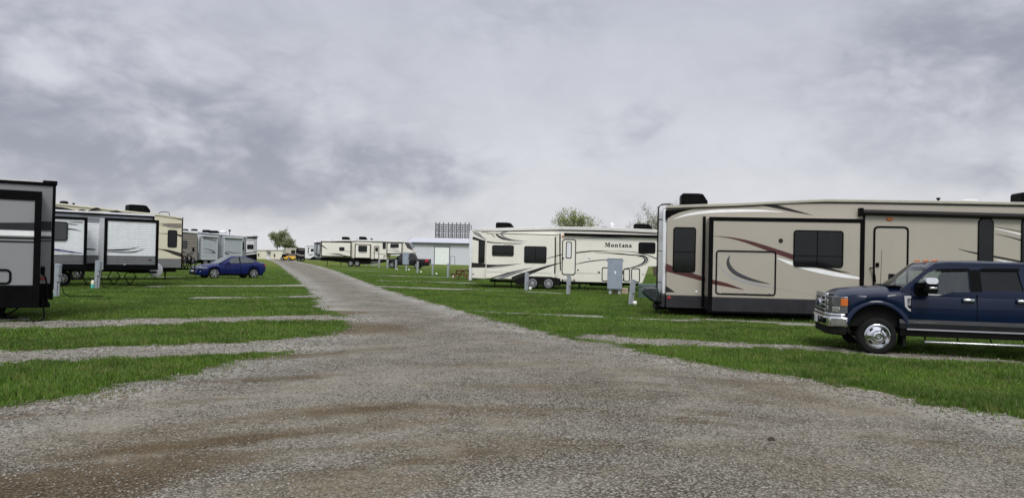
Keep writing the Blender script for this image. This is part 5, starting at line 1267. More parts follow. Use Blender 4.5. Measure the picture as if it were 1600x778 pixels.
ribbons(fd, rd, 'stripe', [[(82, 324, 4), (100, 326.5, 4.5), (118, 329, .5)], [(120, 330, 1), (128, 328.5, 3), (135, 329.5, .5)], [(138, 330, 1), (150, 326.5, 4.5), (158, 327.5, 1)], [(172, 331.5, 1), (182, 330.5, 3.5), (192, 332.5, .5)]], -.055, DSTR)
ac_unit(fd, rd, 198.5, 320.5, 232, 331.5); dome(fd, rd, 'roof_vent', 100, 316.5, 7, BLACK, flat=.4); dome(fd, rd, 'roof_vent', 115, 318, 2, BLACK)
hp = MB()
for yy_ in (.3, .8):
    x, z = fd.sz(*m3(90, 135), yy_); x1, z1 = fd.sz(*m3(195, 145), yy_); hp.tube(catmull([(x, yy_, z-.1), (x+.15, yy_, z+.1), (x1-.3, yy_, z+.14), (x1-.05, yy_, z+.1), (x1, yy_, z1-.15)], 5), .02, 5)
hp.build('ladder_hoop', BLACK, rd)
MB().box(xe-6, xe-.2, .3, 2.1, z1_-.25, z1_).box(xe-.02, xe+.9, 1.1, 1.25, z1_-.15, z1_-.05).build('chassis', CHASSIS, rd)
jack(rd, xe-.8, .4, z1_); jack(rd, xe-.8, 2., z1_)
for k in (0, 1): wheel(rd, xe-5.6-k*.9, .25, .4, .25, 'eight', .5)
rk_ = MB(); rk_.box(xe+.3, xe+.36, .1, 2.3, z1_-.1, z1_-.04).box(xe+.75, xe+.81, .1, 2.3, z1_-.1, z1_-.04).tube([(xe+.2, 1.2, z1_-.1), (xe+.95, 1.2, z1_-.08)], .04, 6).tube([(xe+.5, 1.2, z1_-.1), (xe+.5, 1.2, z1_+1.15)], .025, 6)
rk_.build('bike_rack', BLACK, rd)
def bicycle(loc, rz, colm, label):
    b = empty('bicycle', loc, rz, label, 'bicycle', 'bicycles on the rack')
    for x in (-.52, .52):
        o = MB(); o.tube([(x+.34*math.cos(R(15*i)), 0, .34+.34*math.sin(R(15*i))) for i in range(25)], .036, 6); w = o.build('wheel', RUBBER, b)
        s = MB()
        for i in range(10): a = R(36*i); s.tube([(x, 0, .34), (x+.32*math.cos(a), 0, .34+.32*math.sin(a))], .004, 3)
        s.build('spokes', STEEL, w)
    fr = MB(); bb = (-.06, 0, .3); sd = (-.2, 0, .82); hd = (.36, 0, .88)
    for p, q in ((bb, sd), (sd, hd), (bb, (.38, 0, .78)), (bb, (-.52, 0, .34)), (sd, (-.52, 0, .34)), (hd, (.52, 0, .34))): fr.tube([p, q], .032, 6)
    fr.build('frame', colm, b)
    MB().prism([(-.36, .9), (-.08, .92), (-.06, .95), (-.36, .96)], -.06, .06).build('saddle', BLACK, b, .01)
    MB().tube([(.3, -.28, 1.04), (.38, -.1, .98), (.36, 0, .95), (.38, .1, .98), (.3, .28, 1.04)], .014, 6).build('handlebar', BLACK, b)
    MB().lathe_y([(.001, -.03), (.09, -.03), (.09, -.02), (.001, -.02)], -.06, .3).tube([(-.06, -.05, .3), (.06, -.05, .17)], .012, 4).build('crank', STEEL, b)
    return b
for k, (cm, lab, dx, dz, dn) in enumerate(((BLACK, 'black bicycle nearer the sedan on the rack behind the cream fifth wheel', .85, -.05, .9), (WOODR, 'reddish bicycle closest to the cream wall on the rear rack', .42, .08, 1.2))):
    p = fd.o+fd.e*(xe+dx)+fd.n*dn
    bicycle((p.x, p.y, z1_-.05+dz), R(135)+R(3)*k, cm, lab)

# brown lap sided camper, silver camper, white camper further back
m7 = mapper(280, 350, 8.646); s7 = 8.646
fe = Frame(284, 400, 84, -50)
re_ = fe.root('camper_trailer', 'grey brown lap sided camper seen behind the bicycles', 'camper trailer', 'camper trailers parked on the grass sites')
bodyprism(fe, re_, 'body', [m7(-60, 85), m7(-60, 480), m7(248, 500), m7(248, 128), m7(40, 96)], .03, 2.4, GCOR)
a, b, c, d = fe.rect(*mr(m7, -60, 132, 240, 480), 0); siding(MB(), a, c, b, d, .03, .28, .03).build('siding', mat('brown_lap_siding', (.23, .205, .185), .5, streak=.2), re_)
bodyprism(fe, re_, 'roof', [m7(-60, 80), m7(-60, 100), m7(248, 132), m7(250, 112), m7(60, 86)], -.08, 2.46, WHITE)
window(fe, re_, *mr(m7, 30, 222, 106, 326), 0, .1, MESHW); boxpart(fe, re_, 'outlet_box', *mr(m7, 180, 320, 206, 366), -.08, .08, BLACK)
for cx in (80, 205): dome(fe, re_, 'roof_vent', *m7(cx, 80), 5, BLACK, flat=.3)
bodyprism(fe, re_, 'underskirt', [m7(-60, 470), m7(-60, 520), m7(246, 540), m7(246, 490)], .1, 2.2, CHASSIS)
ff = Frame(308, 400, 86, -55)
rf2 = ff.root('camper_trailer', 'silver grey camper with two awning topped slide-outs behind the blue sedan', 'camper trailer', 'camper trailers parked on the grass sites')
bodyprism(ff, rf2, 'body', [m7(248, 135), m7(248, 490), m7(905, 460), m7(905, 182), m7(300, 118)], 0, 2.4, SILV2)
bodyprism(ff, rf2, 'roof', [m7(246, 105), m7(246, 128), m7(300, 126), m7(905, 188), m7(905, 170), m7(520, 135)], -.06, 2.46, SILVER)
bodyprism(ff, rf2, 'front_panel', [m7(250, 140), m7(250, 390), m7(300, 390), m7(300, 140)], -.03, .05, WHITE)
bodyprism(ff, rf2, 'underskirt', [m7(250, 480), m7(250, 530), m7(900, 510), m7(900, 450)], .1, 2.2, CHASSIS)
for q, sq in (((308, 172, 515, 480), [[(310, 195, 5), (400, 205, 9), (512, 240, 6)], [(315, 330, 2), (400, 345, 8), (470, 375, 14), (488, 392, 4)], [(315, 370, 2), (400, 385, 6), (480, 392, 10)]]),
              ((607, 190, 850, 440), [[(615, 370, 2), (680, 382, 9), (760, 390, 6), (840, 385, 3)], [(610, 380, 3), (640, 400, 16), (680, 410, 4)], [(840, 410, 3), (905, 400, 14)]])):
    s_ = slide(ff, rf2, *mr(m7, *q), -.6, SILVER, mat('pale_trim', (.5, .52, .54), .4), .06)
    ribbons(ff, s_, 'stripe', ml(m7, s7, sq[:2]+([sq[2]] if q[0] < 500 else [])), -.6, DSTR)
    a, b, c, d = ff.rect(*mr(m7, q[0]-2, q[1]-18, q[2]+5, q[1]-2), -.6)
    MB().prism([(a, b), (c, b-.05), (c, b+.1), (c-.1, d-.05), (a, d)], -.75, -.3).build('slide_awning', WHITE, s_)
    MB().box(a+.1, c-.05, -.72, -.4, b-.1, b-.02).build('awning_shadow_strip', BLACK, s_)  # black bar built in as the shadow under the slide awning
ribbons(ff, rf2, 'body_seam', ml(m7, s7, [[(573, 165, 10), (573, 290, 10), (573, 420, 10)], [(900, 190, 6), (900, 300, 6), (900, 430, 6)]]), 0, BLACK)
window(ff, rf2, *mr(m7, 849, 244, 874, 352), 0, .06)
for q in ((335, 80, 406, 112), (420, 90, 520, 122)): ac_unit(ff, rf2, *mr(m7, *q))
dome(ff, rf2, 'air_conditioner', *m7(590, 112), 6, WHITE, flat=.5); x, z = ff.sz(*m7(682, 90), 1.2)
MB().lathe_z([(.04, z-.5), (.04, z-.1), (.14, z-.05), (.14, z+.1), (.001, z+.12)], x, 1.2).build('antenna', BLACK, rf2)
for cx in (350, 440): x, z = ff.sz(*m7(cx, 480), 0); wheel(rf2, x, -.1, .42, .25, 'eight')
fg_ = Frame(385, 400, 100, -50)
rg = fg_.root('camper_trailer', 'white camper end with black stripes and a ladder just left of the office building', 'camper trailer', 'camper trailers parked on the grass sites')
bodyprism(fg_, rg, 'body', [m7(890, 178), m7(890, 470), m7(1052, 465), m7(1056, 180)], 0, 2.4, WHITE, .03)
bodyprism(fg_, rg, 'roof', [m7(890, 168), m7(890, 178), m7(1068, 182), m7(1068, 172)], -.08, 2.46, BLACK)
window(fg_, rg, *mr(m7, 917, 278, 1003, 340), 0, .1)
ribbons(fg_, rg, 'stripe', ml(m7, s7, [[(905, 205, 6), (960, 190, 18), (1050, 188, 20)], [(905, 232, 3), (980, 215, 8), (1052, 198, 12)], [(905, 395, 14), (970, 385, 12), (1050, 376, 10)]]), 0, DSTR)
bodyprism(fg_, rg, 'lower_panel', [m7(895, 420), m7(895, 500), m7(1050, 490), m7(1050, 402), m7(980, 410)], -.02, 2.3, BLACK)
a, b, c, d = fg_.rect(*mr(m7, 1016, 205, 1046, 372), -.1); ll = MB()
for x in (a, c): ll.tube([(x, -.12, b), (x, -.12, d)], .03, 5)
for k in range(7): ll.tube([(a, -.12, b+(d-b)*k/6), (c, -.12, b+(d-b)*k/6)], .025, 5)
ll.build('ladder', STEEL, rg)
for cx in (1005, 1035): dome(fg_, rg, 'roof_hoop', *m7(cx, 165), 2, STEEL, flat=1.)

# ================================================================== BLUE SEDAN
fs = Frame(335, 434.6, 50.4, -44)
rs = fs.root('sedan_car', 'royal blue four door sedan parked on the grass in front of the silver camper', 'car')
WBs = 2.72; ys = .88
st = []
for x in [-.86, -.84, -.78, -.68, -.55, -.45]+[-.40+.04*i for i in range(21)]+[.5, .8, 1.2, 1.6, 2.0, 2.25]+[2.32+.04*i for i in range(21)]+[3.2, 3.4, 3.6, 3.72, 3.78, 3.8]:
    w = .88
    if x < -.3: w = .88-.28*((-.3-x)/.56)**1.9
    if x > 3.2: w = .88-.13*((x-3.2)/.6)**2
    zb_ = max(arch(x, 0, .33, .39, .24), arch(x, WBs, .33, .39, .24), .24+.28*max(0, (x-3.25)/.55)**1.3)
    zs_ = np.interp(x, [-.86, -.7, -.3, .4, 1.2, 2.4, 3.2, 3.7, 3.8], [.58, .70, .80, .90, .95, .98, 1.02, 1.02, .92])
    zt_ = np.interp(x, [-.86, -.8, -.5, 0, .45, .6, 3.1, 3.3, 3.7, 3.8], [.60, .74, .88, .97, 1.03, 1.0, 1.02, 1.09, 1.11, .95])
    st.append((x, w, zb_, zs_, zt_))
car_body(rs, 'body', BLUE2, st, .88, ys, smooth=40)
gh = [(.42, .99, .70), (.75, 1.17, .68), (1.1, 1.41, .64), (1.35, 1.485, .62), (1.8, 1.51, .62), (2.3, 1.48, .61), (2.75, 1.33, .60), (3.1, 1.19, .63), (3.38, 1.09, .66)]
mb = MB(); K = 9
for (x, z, w) in gh:
    wb = .82 if .4 < x < 3.3 else .74
    row = [(-wb, .96), (-wb+.02, .99), (-(wb+w)/2-.01, (z+.97)/2), (-w, z-.05), (-w*.8, z-.01), (0, z)]
    row = row+[(-a, b) for a, b in row[::-1][1:]]
    row = [(a, min(b, z) if b > .99 else b) for a, b in row]
    mb.v += [(x, ys+a, b) for a, b in row]
K = 11; n = len(gh)
for i in range(n-1):
    for j in range(K-1): mb.f.append((i*K+j, i*K+j+1, (i+1)*K+j+1, (i+1)*K+j))
mb.f.append(tuple(range(K-1, -1, -1))); mb.f.append(tuple((n-1)*K+j for j in range(K)))
mb.build('cabin', BLUE2, rs, smooth=50)
def yms(z): return (z-.98)*.42
SG = mat('sedan_glass', (.05, .06, .058), .08, spec=1., var=.2)
for (pts, nm) in (([(.83, 1.02), (1.22, 1.36), (1.5, 1.43), (1.70, 1.44), (1.72, 1.03)], 'front_window'), ([(1.80, 1.035), (1.78, 1.44), (2.15, 1.42), (2.55, 1.32), (2.80, 1.19), (2.78, 1.07)], 'rear_window')):
    MB().prism(pts, .035, .07, yms).build(nm, SG, rs)
    MB().prism(pts, 1.69, 1.725, lambda z: -yms(z)).build(nm, SG, rs)
MB().prism([(1.72, 1.03), (1.70, 1.44), (1.78, 1.44), (1.80, 1.03)], .034, .07, yms).build('door_pillar', BLACK, rs)
wsm = MB(); 
for (x, z, w) in ((.40, 1.0, .66), (.75, 1.185, .62), (1.2, 1.45, .56)):
    for j in range(7): u = -1+2*j/6; wsm.v.append((x-.05*(1-u*u), ys+u*w, z+.012))
for i in range(2):
    for j in range(6): wsm.f.append((i*7+j, i*7+j+1, (i+1)*7+j+1, (i+1)*7+j))
wsm.build('windscreen', mat('windscreen_glass', (.10, .125, .125), .08, spec=1.2, var=.2), rs, smooth=60)
for s_ in (0, 1):
    yy0 = .0 if not s_ else 1.76
    for x in (0, WBs): wheel(rs, x, -.01 if not s_ else 1.55, .325, .22, 'five', .74, steer=R(-14) if x == 0 else 0)
MB().box(.78, .98, -.17, -.02, 1.0, 1.12).build('side_mirror', BLUE2, rs, .04); MB().box(.78, .98, 1.78, 1.93, 1.0, 1.12).build('side_mirror', BLUE2, rs, .04)
def sym(mb, pts, z0, z1, sg):
    q = [(x, ys+sg*v) for x, v in pts]
    return mb.zprism(q if sg > 0 else q[::-1], z0, z1)
for sg in (-1, 1):
    h = MB(); sym(h, [(-.845, .48), (-.80, .66), (-.66, .79), (-.42, .86), (-.44, .80), (-.66, .7), (-.76, .5)], .66, .735, sg); h.build('headlight', HLAMP, rs, .01)
    h = MB(); sym(h, [(3.55, .84), (3.70, .80), (3.80, .74), (3.82, .45), (3.77, .4), (3.72, .7)], .84, .97, sg); h.build('tail_light', REDL, rs, .01)
    h = MB(); sym(h, [(-.88, .46), (-.80, .64), (-.70, .74), (-.68, .70), (-.78, .5)], .44, .475, sg); h.build('fog_lamp_trim', CHROME, rs, .005)
MB().box(-.885, -.82, ys-.5, ys+.5, .26, .42).box(-.88, -.82, ys-.42, ys+.42, .52, .63).build('grille', BLACK, rs, .015)
MB().box(-.895, -.88, ys-.2, ys+.2, .44, .55).build('licence_plate', WHITE, rs)
MB().box(-.885, -.84, ys-.42, ys+.42, .635, .65).build('grille_chrome', CHROME, rs)
MB().box(-.6, 3.5, .1, 1.66, .2, .72).build('underbody', CHASSIS, rs)
MB().box(.4, 2.3, -.004, .08, .2, .33).build('shaded_sill', BLACK, rs, .02)  # black colour paints in the shade along the lower car side
for x in (.72, 1.76, 2.6): MB().box(x-.006, x+.006, -.004, .03, .35, .95).build('door_gap', BLACK, rs)
for x in (1.5, 2.5): MB().box(x-.1, x+.1, -.03, .02, .87, .895).build('door_handle', BLUE2, rs, .01)

for o in children(rs):
    if o.type != 'MESH' or o.name.startswith('wheel'): continue
    for v in o.data.vertices:
        if v.co.x < -.3: v.co.x = -.3+(v.co.x+.3)*1.36
        elif v.co.x > 3.2: v.co.x = 3.2+(v.co.x-3.2)*.7

# ================================================================== GREY PICKUP + YELLOW OFF-ROADER (far)
fp = Frame(612, 418, 106, 2)
rp = fp.root('pickup_truck', 'dark grey pickup truck facing left beside the nose of the long cream fifth wheel', 'pickup truck')
def P11(x, y, Y=0): return fp.sz(*m11(x, y), Y)
st = []
xF = P11(40, 560)[0]; xR = P11(612, 560)[0]; xr_ = P11(445, 640)[0]
for x in [xF, xF+.08, xF+.2]+list(np.arange(xF+.3, xr_+.7, .07))+[xR-.4, xR-.1, xR]:
    w = .98-.1*max(0, (xF+.25-x)/.25)**1.5
    st.append((x, w, max(arch(x, 0, .42, .52, .5), arch(x, xr_, .42, .52, .5)), np.interp(x, [xF, xF+.3, .6, 3.3, 3.5, xR], [1.05, 1.2, 1.32, 1.34, 1.34, 1.34]), np.interp(x, [xF, xF+.2, .7, .8, xR], [1.1, 1.28, 1.42, 1.35, 1.35])))
car_body(rp, 'body', GUNM, st, .98, .98)
xc0 = P11(175, 500)[0]; xc1 = P11(425, 500)[0]; ztop = P11(330, 481)[1]
mb = MB()
rows = [(P11(150, 545)[0], 1.36, .85), (P11(235, 490)[0], ztop-.04, .76), (P11(300, 482)[0], ztop, .76), (P11(400, 488)[0], ztop-.02, .76), (P11(435, 545)[0], 1.36, .8)]
for (x, z, w) in rows: mb.v += [(x, .98-.93, 1.3), (x, .98-w-.02, z-.05), (x, .98-w+.12, z), (x, .98+w-.12, z), (x, .98+w+.02, z-.05), (x, .98+.93, 1.3)]
for i in range(4):
    for j in range(5): mb.f.append((i*6+j, i*6+j+1, (i+1)*6+j+1, (i+1)*6+j))
mb.f += [(0, 1, 2, 3, 4, 5), (24, 29, 28, 27, 26, 25)]; mb.build('cab', GUNM, rp, smooth=30)
yq = lambda z: (z-1.3)*.28
MB().prism([P11(200, 540), P11(235, 505), P11(300, 495), P11(300, 540)], .05, .09, yq).build('front_window', GLASS, rp)
MB().prism([P11(325, 540), P11(325, 495), P11(362, 497), P11(362, 545)], .05, .09, yq).build('rear_window', GLASS, rp)
MB().prism([P11(392, 545), P11(392, 500), P11(412, 502), P11(425, 545)], .05, .09, yq).build('rear_window', GLASS, rp)
boxpart(fp, rp, 'tail_light', *mr(m11, 555, 560, 600, 602), -.02, .1, REDL); boxpart(fp, rp, 'rear_bumper', *mr(m11, 545, 622, 618, 640), .05, 1.8, CHROME)
boxpart(fp, rp, 'side_mirror', *mr(m11, 172, 530, 192, 552), -.25, .25, BLACK)
boxpart(fp, rp, 'headlight', *mr(m11, 34, 566, 60, 590), .02, .3, HLAMP)
for x in (0, xr_): wheel(rp, x, -.02, .42, .25, 'five', .65); wheel(rp, x, 1.7, .42, .25, 'five', .65)
MB().box(xF+.4, xR-.3, .3, 1.6, .4, .6).build('chassis', CHASSIS, rp)

fj = Frame(442, 405.5, 175, 6)
rj = fj.root('off_road_car', 'small yellow off-road car with black soft top parked at the end of the gravel road', 'car')
Q = lambda x, y: fj.sz(*m6(x, y), 0)
MB().prism([Q(440, 575), Q(440, 605), Q(660, 612), Q(668, 590), Q(655, 562), Q(530, 556), Q(525, 575)], 0, 1.7).build('body', YELL, rj, .06)
MB().prism([Q(525, 560), Q(535, 612), Q(560, 612), Q(560, 560)], -.02, 1.72).build('door', YELL, rj, .01)
MB().prism([Q(442, 575), Q(448, 528), Q(505, 523), Q(535, 560), Q(530, 580)], .05, 1.65).build('soft_top', BLACK, rj, .04)
MB().prism([Q(512, 532), Q(508, 556), Q(530, 558)], .03, 1.67).build('side_window', GLASS, rj)
MB().prism([Q(555, 590), Q(600, 588), Q(608, 612), Q(550, 612)], -.1, .3).build('fender_flare', BLACK, rj, .03); MB().prism([Q(438, 588), Q(480, 588), Q(485, 610), Q(436, 606)], -.1, .3).build('fender_flare', BLACK, rj, .03)
MB().prism([Q(655, 592), Q(675, 592), Q(675, 604), Q(655, 604)], .1, 1.6).build('front_bumper', BLACK, rj)
for cx in (456, 575): wheel(rj, Q(cx, 600)[0], -.12, .42, .25, 'eight', .55); wheel(rj, Q(cx, 600)[0], 1.55, .42, .25, 'eight', .55)

# ================================================================== POWER PEDESTALS, CABINETS, BOXES
def pedestal(px, pyb, pyt, wpx, label, group, lean=0., side=1, plug=False, meter=True):
    p = gpt(px, pyb); k = FPX/p.y; h = (pyb-pyt)/k; w = wpx/k*.86
    r_ = empty('power_pedestal', (p.x, p.y, 0), R(-10), label, 'power post', group); r_.rotation_euler.y = R(lean)
    MB().box(-w*.5, w*.12, -w*.3, w*.3, -.15, h).build('post', PGREY, r_, .006)
    b = MB().box(-w*.12, w*.5, -w*.34, w*.34, h*.45, h*.93).build('outlet_box', PGREY, r_, .008)
    MB().prism([(-w*.16, h*.93), (w*.54, h*.93), (w*.5, h*.97), (-w*.12, h*.99)], -w*.38, w*.38).build('box_lid', PGREY2, b, .004)
    MB().box(w*.13, w*.42, -.02, .02, -.1, h*.46).build('conduit', PGREY, r_, .004)
    MB().box(w*.05, w*.35, -w*.36, -w*.33, h*.6, h*.7).build('outlet_cover', PGREY2, b, .004)
    return r_
near = [(89.5, 463, 412, 10, 0, 'thick grey power post beside the grey trailer, leftmost of all the power posts'), (152, 450, 407, 9.5, 1.5, 'grey power post with a narrow top standing before the white corrugated slide-out'),
        (822.5, 453.5, 425.5, 7, 1, 'grey power post in front of the wheels of the Montana trailer'), (888, 459.5, 430.5, 7.5, 1, 'grey power post below the entry door of the Montana trailer'), (986, 475.5, 436, 10, 4, 'leaning grey power post between the tall cabinet and the taupe trailer')]
for q_, (x, yb, yt, w, ln_, lab) in enumerate(near):
    pr_ = pedestal(x, yb, yt, w, lab, 'power posts along the sites', ln_)
    if q_ in (0, 1): MB().tube(catmull([(.1, -.1, .78), (.28, -.14, .72), (.32, -.14, .35), (.55, -.2, .06), (1.1, -.1, .05), (1.5, .5, .04)], 6), .016, 6).build('power_cord', BLACK, pr_)
far = [(572.5, 415.5, 404, 2.6), (581.3, 416.5, 404, 2.6), (592.5, 418, 404.5, 2.9), (605.5, 419, 406, 3.2), (618.7, 421.5, 406, 3.4), (652.5, 426.5, 408, 3.6), (676, 430, 412.3, 3.2), (700, 433.8, 411.5, 4)]
words = ['leftmost', 'second from the left', 'third from the left', 'fourth from the left', 'fifth from the left', 'sixth from the left', 'second from the right', 'rightmost']
for (x, yb, yt, w), wd_ in zip(far, words): pedestal(x, yb, yt, w, 'small grey power post, %s in the far row before the barn' % wd_, 'power posts along the sites', rng.uniform(-1, 1))
for i, x in enumerate((481.5, 487.5, 491.5, 495.2)): pedestal(x, 407.5, 403.5, 1.5, 'tiny pale power post, number %s from the left below the white camper nose' % ['one', 'two', 'three', 'four'][i], 'power posts along the sites')
pedestal(763-.5-28, 437, 424, 3.2, 'slim grey post at the rear corner of the Montana trailer beside the red picnic table', 'power posts along the sites')

def cabinet(px, pyb, x0, x1, y0, y1, label, two=True):
    p = gpt(px, pyb); f = Frame(px, pyb, p.y, 10)
    r_ = f.root('electrical_cabinet', label, 'electrical cabinet', 'electrical cabinets in the rows of posts')
    a, b, c, d = f.rect(x0, y0, x1, y1, 0); w = c-a
    b_ = MB().box(a, c, 0, .35, b, d).build('cabinet_box', PGREY2, r_, .012)
    MB().box(a+.02, c-.02, -.012, -.001, b+.02, d-.02).build('cabinet_door', PGREY2, b_, .006)
    MB().box(a-.02, c+.02, -.03, .38, d-.003, d+.025).build('cabinet_lid', PGREY2, b_, .006)
    for zz_ in (.58, .53): MB().lathe_y([(.001, -.006), (w*.06, -.006), (w*.065, 0)], (a+c)/2+w*.03, b+(d-b)*(zz_), -.013, 12).build('warning_sticker', WHITE, b_)
    for xx in ((a+w*.18, a+w*.8) if two else (a+w*.6,)): MB().box(xx-.05*w/.8, xx+.09*w/.8, .1, .24, -.1, b).build('leg', STEEL, r_)
    MB().box(a-w*.12, a, .1, .2, d-.14, d-.05).box(c, c+w*.12, .1, .2, d-.14, d-.05).build('mounting_rail', STEEL, r_, .004)
    MB().box(c, c+.04, .05, .2, b+(d-b)*.5, b+(d-b)*.62).build('handle', BLACK, b_)
    return r_
cabinet(960, 460, 949, 972.3, 404.5, 452, 'tall grey electrical cabinet on two legs in front of the Montana trailer')
cabinet(635, 423, 629, 638, 395, 413.5, 'distant grey electrical cabinet on a post in front of the dark grey pickup', False)
def gbox(name, px, pyb, x0, x1, y0, y1, m, label, cat, dep=.8, al=8, lid=True):
    p = gpt(px, pyb); f = Frame(px, pyb, p.y, al); r_ = f.root(name, label, cat)
    a, b, c, d = f.rect(x0, y0, x1, y1, 0); h = d
    MB().box(a, c, 0, dep, -.05, d*.82).build('housing', m, r_, .015)
    MB().prism([(a-.02, d*.8), (c+.02, d*.8), (c, d), (a, d)], -.02, dep+.02).build('lid', m, r_, .015)
    MB().box((a+c)/2-.03, (a+c)/2+.03, -.03, .0, d*.5, d*.62).build('latch', STEEL, r_, .004)
    return r_
gbox('transformer_box', 1012, 465, 998, 1028, 444.5, 465, GREENB, 'dark green transformer box beside the black covered bundle', 'utility box', 1.2)
gbox('transformer_box', 657, 416.5, 649.5, 661, 409.5, 416.5, GREENB, 'small green utility box near the tailgate of the dark grey pickup', 'utility box', 1.)
gbox('tan_storage_bin', 964.5, 459.5, 957.5, 970, 449.5, 459.5, TANB, 'tan storage bin right behind the legs of the tall cabinet', 'storage bin', .5)
gbox('tan_storage_bin', 976, 459.5, 971, 981, 450.5, 459.5, TANB, 'tan storage bin between the tall cabinet and the leaning power post', 'storage bin', .5)
# water bottles/risers and white sewer caps
for (px, pyb, pyt, w, lab) in ((80, 464.5, 451, 7, 'cream and teal jug standing in grass left of the thick power post'), (144.5, 450, 437.5, 5, 'slim white and teal bottle left of the second power post')):
    p = gpt(px, pyb); k = FPX/p.y; h = (pyb-pyt)/k; r__ = w/k/2
    r_ = empty('water_treatment_bottle', (p.x, p.y, 0), 0, lab, 'bottle')
    MB().lathe_z([(.001, 0), (r__, .0), (r__, h*.48)], 0, 0).build('lower_band', TEAL, r_, smooth=30)
    MB().lathe_z([(r__, h*.48), (r__, h*.82), (r__*.5, h*.93)], 0, 0).build('bottle_body', CREAMP, r_, smooth=30)
    MB().lathe_z([(r__*.5, h*.93), (r__*.5, h), (.001, h)], 0, 0).build('cap', CAPW, r_, smooth=30)
caps = [(620.5, 421.5, 'white sewer cap at the foot of the fifth far power post'), (639, 422, 'white sewer cap just right of the distant grey cabinet'), (658, 426, 'white sewer cap right of the sixth far power post'), (682, 429, 'white sewer cap between the two rightmost far power posts'),
        (708.5, 434, 'white sewer cap left of the red picnic table'), (739, 438.5, 'white sewer cap under the rear corner of the Montana trailer'), (828.5, 452.5, 'white sewer cap beside the post in front of the Montana wheels'), (992, 476, 'white sewer cap right of the leaning power post')]
for (px, py, lab) in caps:
    p = gpt(px, py); o = MB().lathe_z([(.07, -.05), (.07, .05), (.09, .05), (.09, .11), (.07, .14), (.03, .155), (.001, .155)], 0, 0, 14).build('sewer_cap', CAPW, smooth=40, loc=p)
    tag(o, lab, 'pipe cap', 'white sewer caps')
# picnic tables
def picnic(px, py, rz, m, label, sc=1.):
    p = gpt(px, py); r_ = empty('picnic_table', (p.x, p.y, 0), rz, label, 'picnic table')
    tp = MB()
    for k in range(5): tp.box(-.9, .9, -.36+k*.147, -.36+k*.147+.135, .72, .76)
    tp.build('tabletop', m, r_)
    for s_ in (-1, 1):
        b = MB()
        for k in range(2): b.box(-.9, .9, s_*.68-.13+k*.135, s_*.68-.01+k*.135, .42, .46)
        b.build('bench', m, r_)
    for x in (-.6, .6):
        l = MB(); l.box(x-.02, x+.02, -.8, .8, .36, .42).box(x-.02, x+.02, -.36, .36, .66, .72)
        for s_ in (-1, 1): l.add([(x-.04, s_*.22-.05, .72), (x-.04, s_*.22+.05, .72), (x-.04, s_*.6+.05, 0), (x-.04, s_*.6-.05, 0), (x+.0, s_*.22-.05, .72), (x+.0, s_*.22+.05, .72), (x+.0, s_*.6+.05, 0), (x+.0, s_*.6-.05, 0)], [(0, 1, 2, 3), (7, 6, 5, 4), (0, 4, 5, 1), (1, 5, 6, 2), (2, 6, 7, 3), (3, 7, 4, 0)])
        l.build('leg_frame', m, r_)
    return r_
picnic(723, 436.5, R(75), WOODR, 'red wooden picnic table on the grass left of the Montana trailer')
# dark clod on the road
p = gpt(1205, 688); mb = MB()
for k in range(5):
    a = rng.random()*6.28; mb.lathe_z([(.001, 0), (.035, .0), (.04, .02), (.025, .045), (.001, .05)], .03*math.cos(a), .025*math.sin(a), 7)
for i in range(len(mb.v)): v = mb.v[i]; mb.v[i] = (v[0]+rng.uniform(-.006, .006), v[1]+rng.uniform(-.006, .006), v[2])
mb.v = [(a*.72, b*.72, c*.8) for a, b, c in mb.v]
tag(mb.build('dirt_clod', DIRT, loc=p), 'small dark clod of dirt lying on the gravel in the foreground', 'dirt clod')

# ================================================================== TREES
def leafmat(name, a, b):
    m = bpy.data.materials.new(name); m.use_nodes = True; g = NT(m.node_tree); B = g.n['Principled BSDF']; ge = g.new('ShaderNodeNewGeometry')
    c = g.mix(ge.outputs['Random Per Island'], a, b); g.l.new(c, B.inputs['Base Color']); B.inputs['Roughness'].default_value = .6
    tr = g.new('ShaderNodeBsdfTranslucent'); g.l.new(c, tr.inputs[0]); mx = g.new('ShaderNodeMixShader'); mx.inputs[0].default_value = .35
    g.l.new(B.outputs[0], mx.inputs[1]); g.l.new(tr.outputs[0], mx.inputs[2]); g.l.new(mx.outputs[0], g.n['Material Output'].inputs[0]); return m
LEAFY = leafmat('spring_leaf', (.16, .20, .055), (.36, .40, .12)); LEAFG = leafmat('dull_leaf', (.16, .20, .10), (.30, .33, .17)); LEAFB = leafmat('bud_leaf', (.2, .2, .12), (.32, .31, .19))
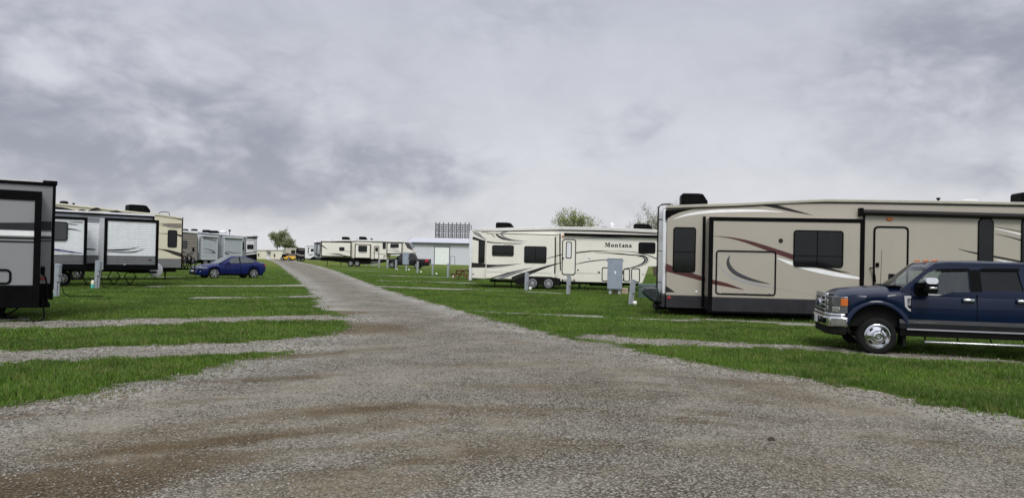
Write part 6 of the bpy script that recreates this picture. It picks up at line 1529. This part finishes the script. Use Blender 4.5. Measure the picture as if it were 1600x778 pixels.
def tree(px, Y, ztop, spread, lm, label, seed, leaves=2600, lsize=.16, trunkh=.25, upright=.6, multi=1, thin=1., clump=.028, wide=1.):
    rd_ = random.Random(seed); d = ray(px, 400); X = d.x/d.y*Y; H = ztop
    r_ = empty('tree', (X, Y, 0), 0, label, 'tree', 'trees on the skyline')
    tr = MB(); tips = []
    def limb(p, dr, L, rad, lev):
        pts = [p]; q = p.copy(); dd = dr.normalized(); n = 4
        for i in range(n):
            dd = (dd+Vector((rd_.uniform(-.16, .16), rd_.uniform(-.16, .16), rd_.uniform(-.04, .12)))).normalized(); q = q+dd*(L/n); pts.append(q.copy())
            if lev >= 1: tips.append((q.copy(), lev))
        tr.tube(pts, [rad*(1-.6*i/n) for i in range(n+1)], 5 if lev else 8)
        if lev < 4:
            for k in range(3 if lev < 3 else 3):
                i = rd_.choice([2, 3, 4, 4]); a = rd_.uniform(0, 6.28); tilt = rd_.uniform(.35, .95)
                side = Vector((math.cos(a), math.sin(a), 0)); nd = (dd*math.cos(tilt)+side*math.sin(tilt)*spread+Vector((0, 0, upright*.35))).normalized()
                limb(pts[i], nd, L*rd_.uniform(.6, .8), rad*.5, lev+1)
    for k in range(multi):
        a = rd_.uniform(0, 6.28); limb(Vector((0, 0, -.2)), Vector((math.cos(a)*.35*(multi > 1), math.sin(a)*.35*(multi > 1), 1)), H*trunkh*1.25, H*.022*thin, 0)
    zm = max(t_[0].z for t_ in tips); s_ = H/zm
    tr.v = [(v[0]*s_*wide, v[1]*s_*wide, v[2]*s_) for v in tr.v]
    tr.build('trunk', BARK, r_)
    lf = MB()
    for k in range(leaves):
        t_, lev = rd_.choice(tips); c = Vector((t_.x*wide, t_.y*wide, t_.z))*s_+Vector((rd_.gauss(0, 1), rd_.gauss(0, 1), rd_.gauss(0, .8)))*H*clump
        z = lsize*rd_.uniform(.5, 1.3); u = Vector((rd_.gauss(0, 1), rd_.gauss(0, 1), rd_.gauss(0, 1))).normalized(); w = u.cross(Vector((rd_.gauss(0, 1), rd_.gauss(0, 1), rd_.gauss(0, 1)))).normalized()
        lf.add([c-u*z, c+w*z*.5, c+u*z, c-w*z*.5], [(0, 1, 2, 3)])
    lf.build('crown', lm, r_)
    return r_
def ztop(px, py, Y): return atY(px, py, Y).z
tree(432, 330, ztop(432, 358, 330), .8, LEAFG, 'taller open crowned tree rising above the low office building', 3, 2900, .36, .22, .6, clump=.06, wide=1.)
tree(449, 330, ztop(449, 373, 330)+.5, 1.0, LEAFG, 'lower bushy tree just right of the taller tree above the office', 5, 3600, .34, .2, .4, 2, clump=.07)
tree(461, 332, ztop(461, 383, 330), 1.1, LEAFG, 'lowest spreading tree above the beige and brown camper', 9, 2200, .34, .2, .4, 2, clump=.08)
tree(893, 95, ztop(893, 326, 95), 1.05, LEAFY, 'yellow green budding tree rising behind the roof of the Montana trailer', 12, 4200, .10, .2, .9, 3, .8, wide=.68)
tree(921, 98, ztop(921, 339, 98), 1.0, LEAFY, 'smaller budding tree just right of the yellow green one behind the Montana roof', 21, 1100, .10, .22, .8, 2, .7, wide=.7)
tree(1026, 90, ztop(1026, 318, 90), .95, LEAFB, 'nearly bare budding tree behind the ladder of the taupe fifth wheel', 33, 3400, .09, .2, .9, 3, .7)
tree(1003, 92, ztop(1003, 342, 92), .8, LEAFB, 'short nearly bare shrub of a tree above the front air conditioner of the Montana trailer', 35, 400, .08, .2, .9, 2, .6)
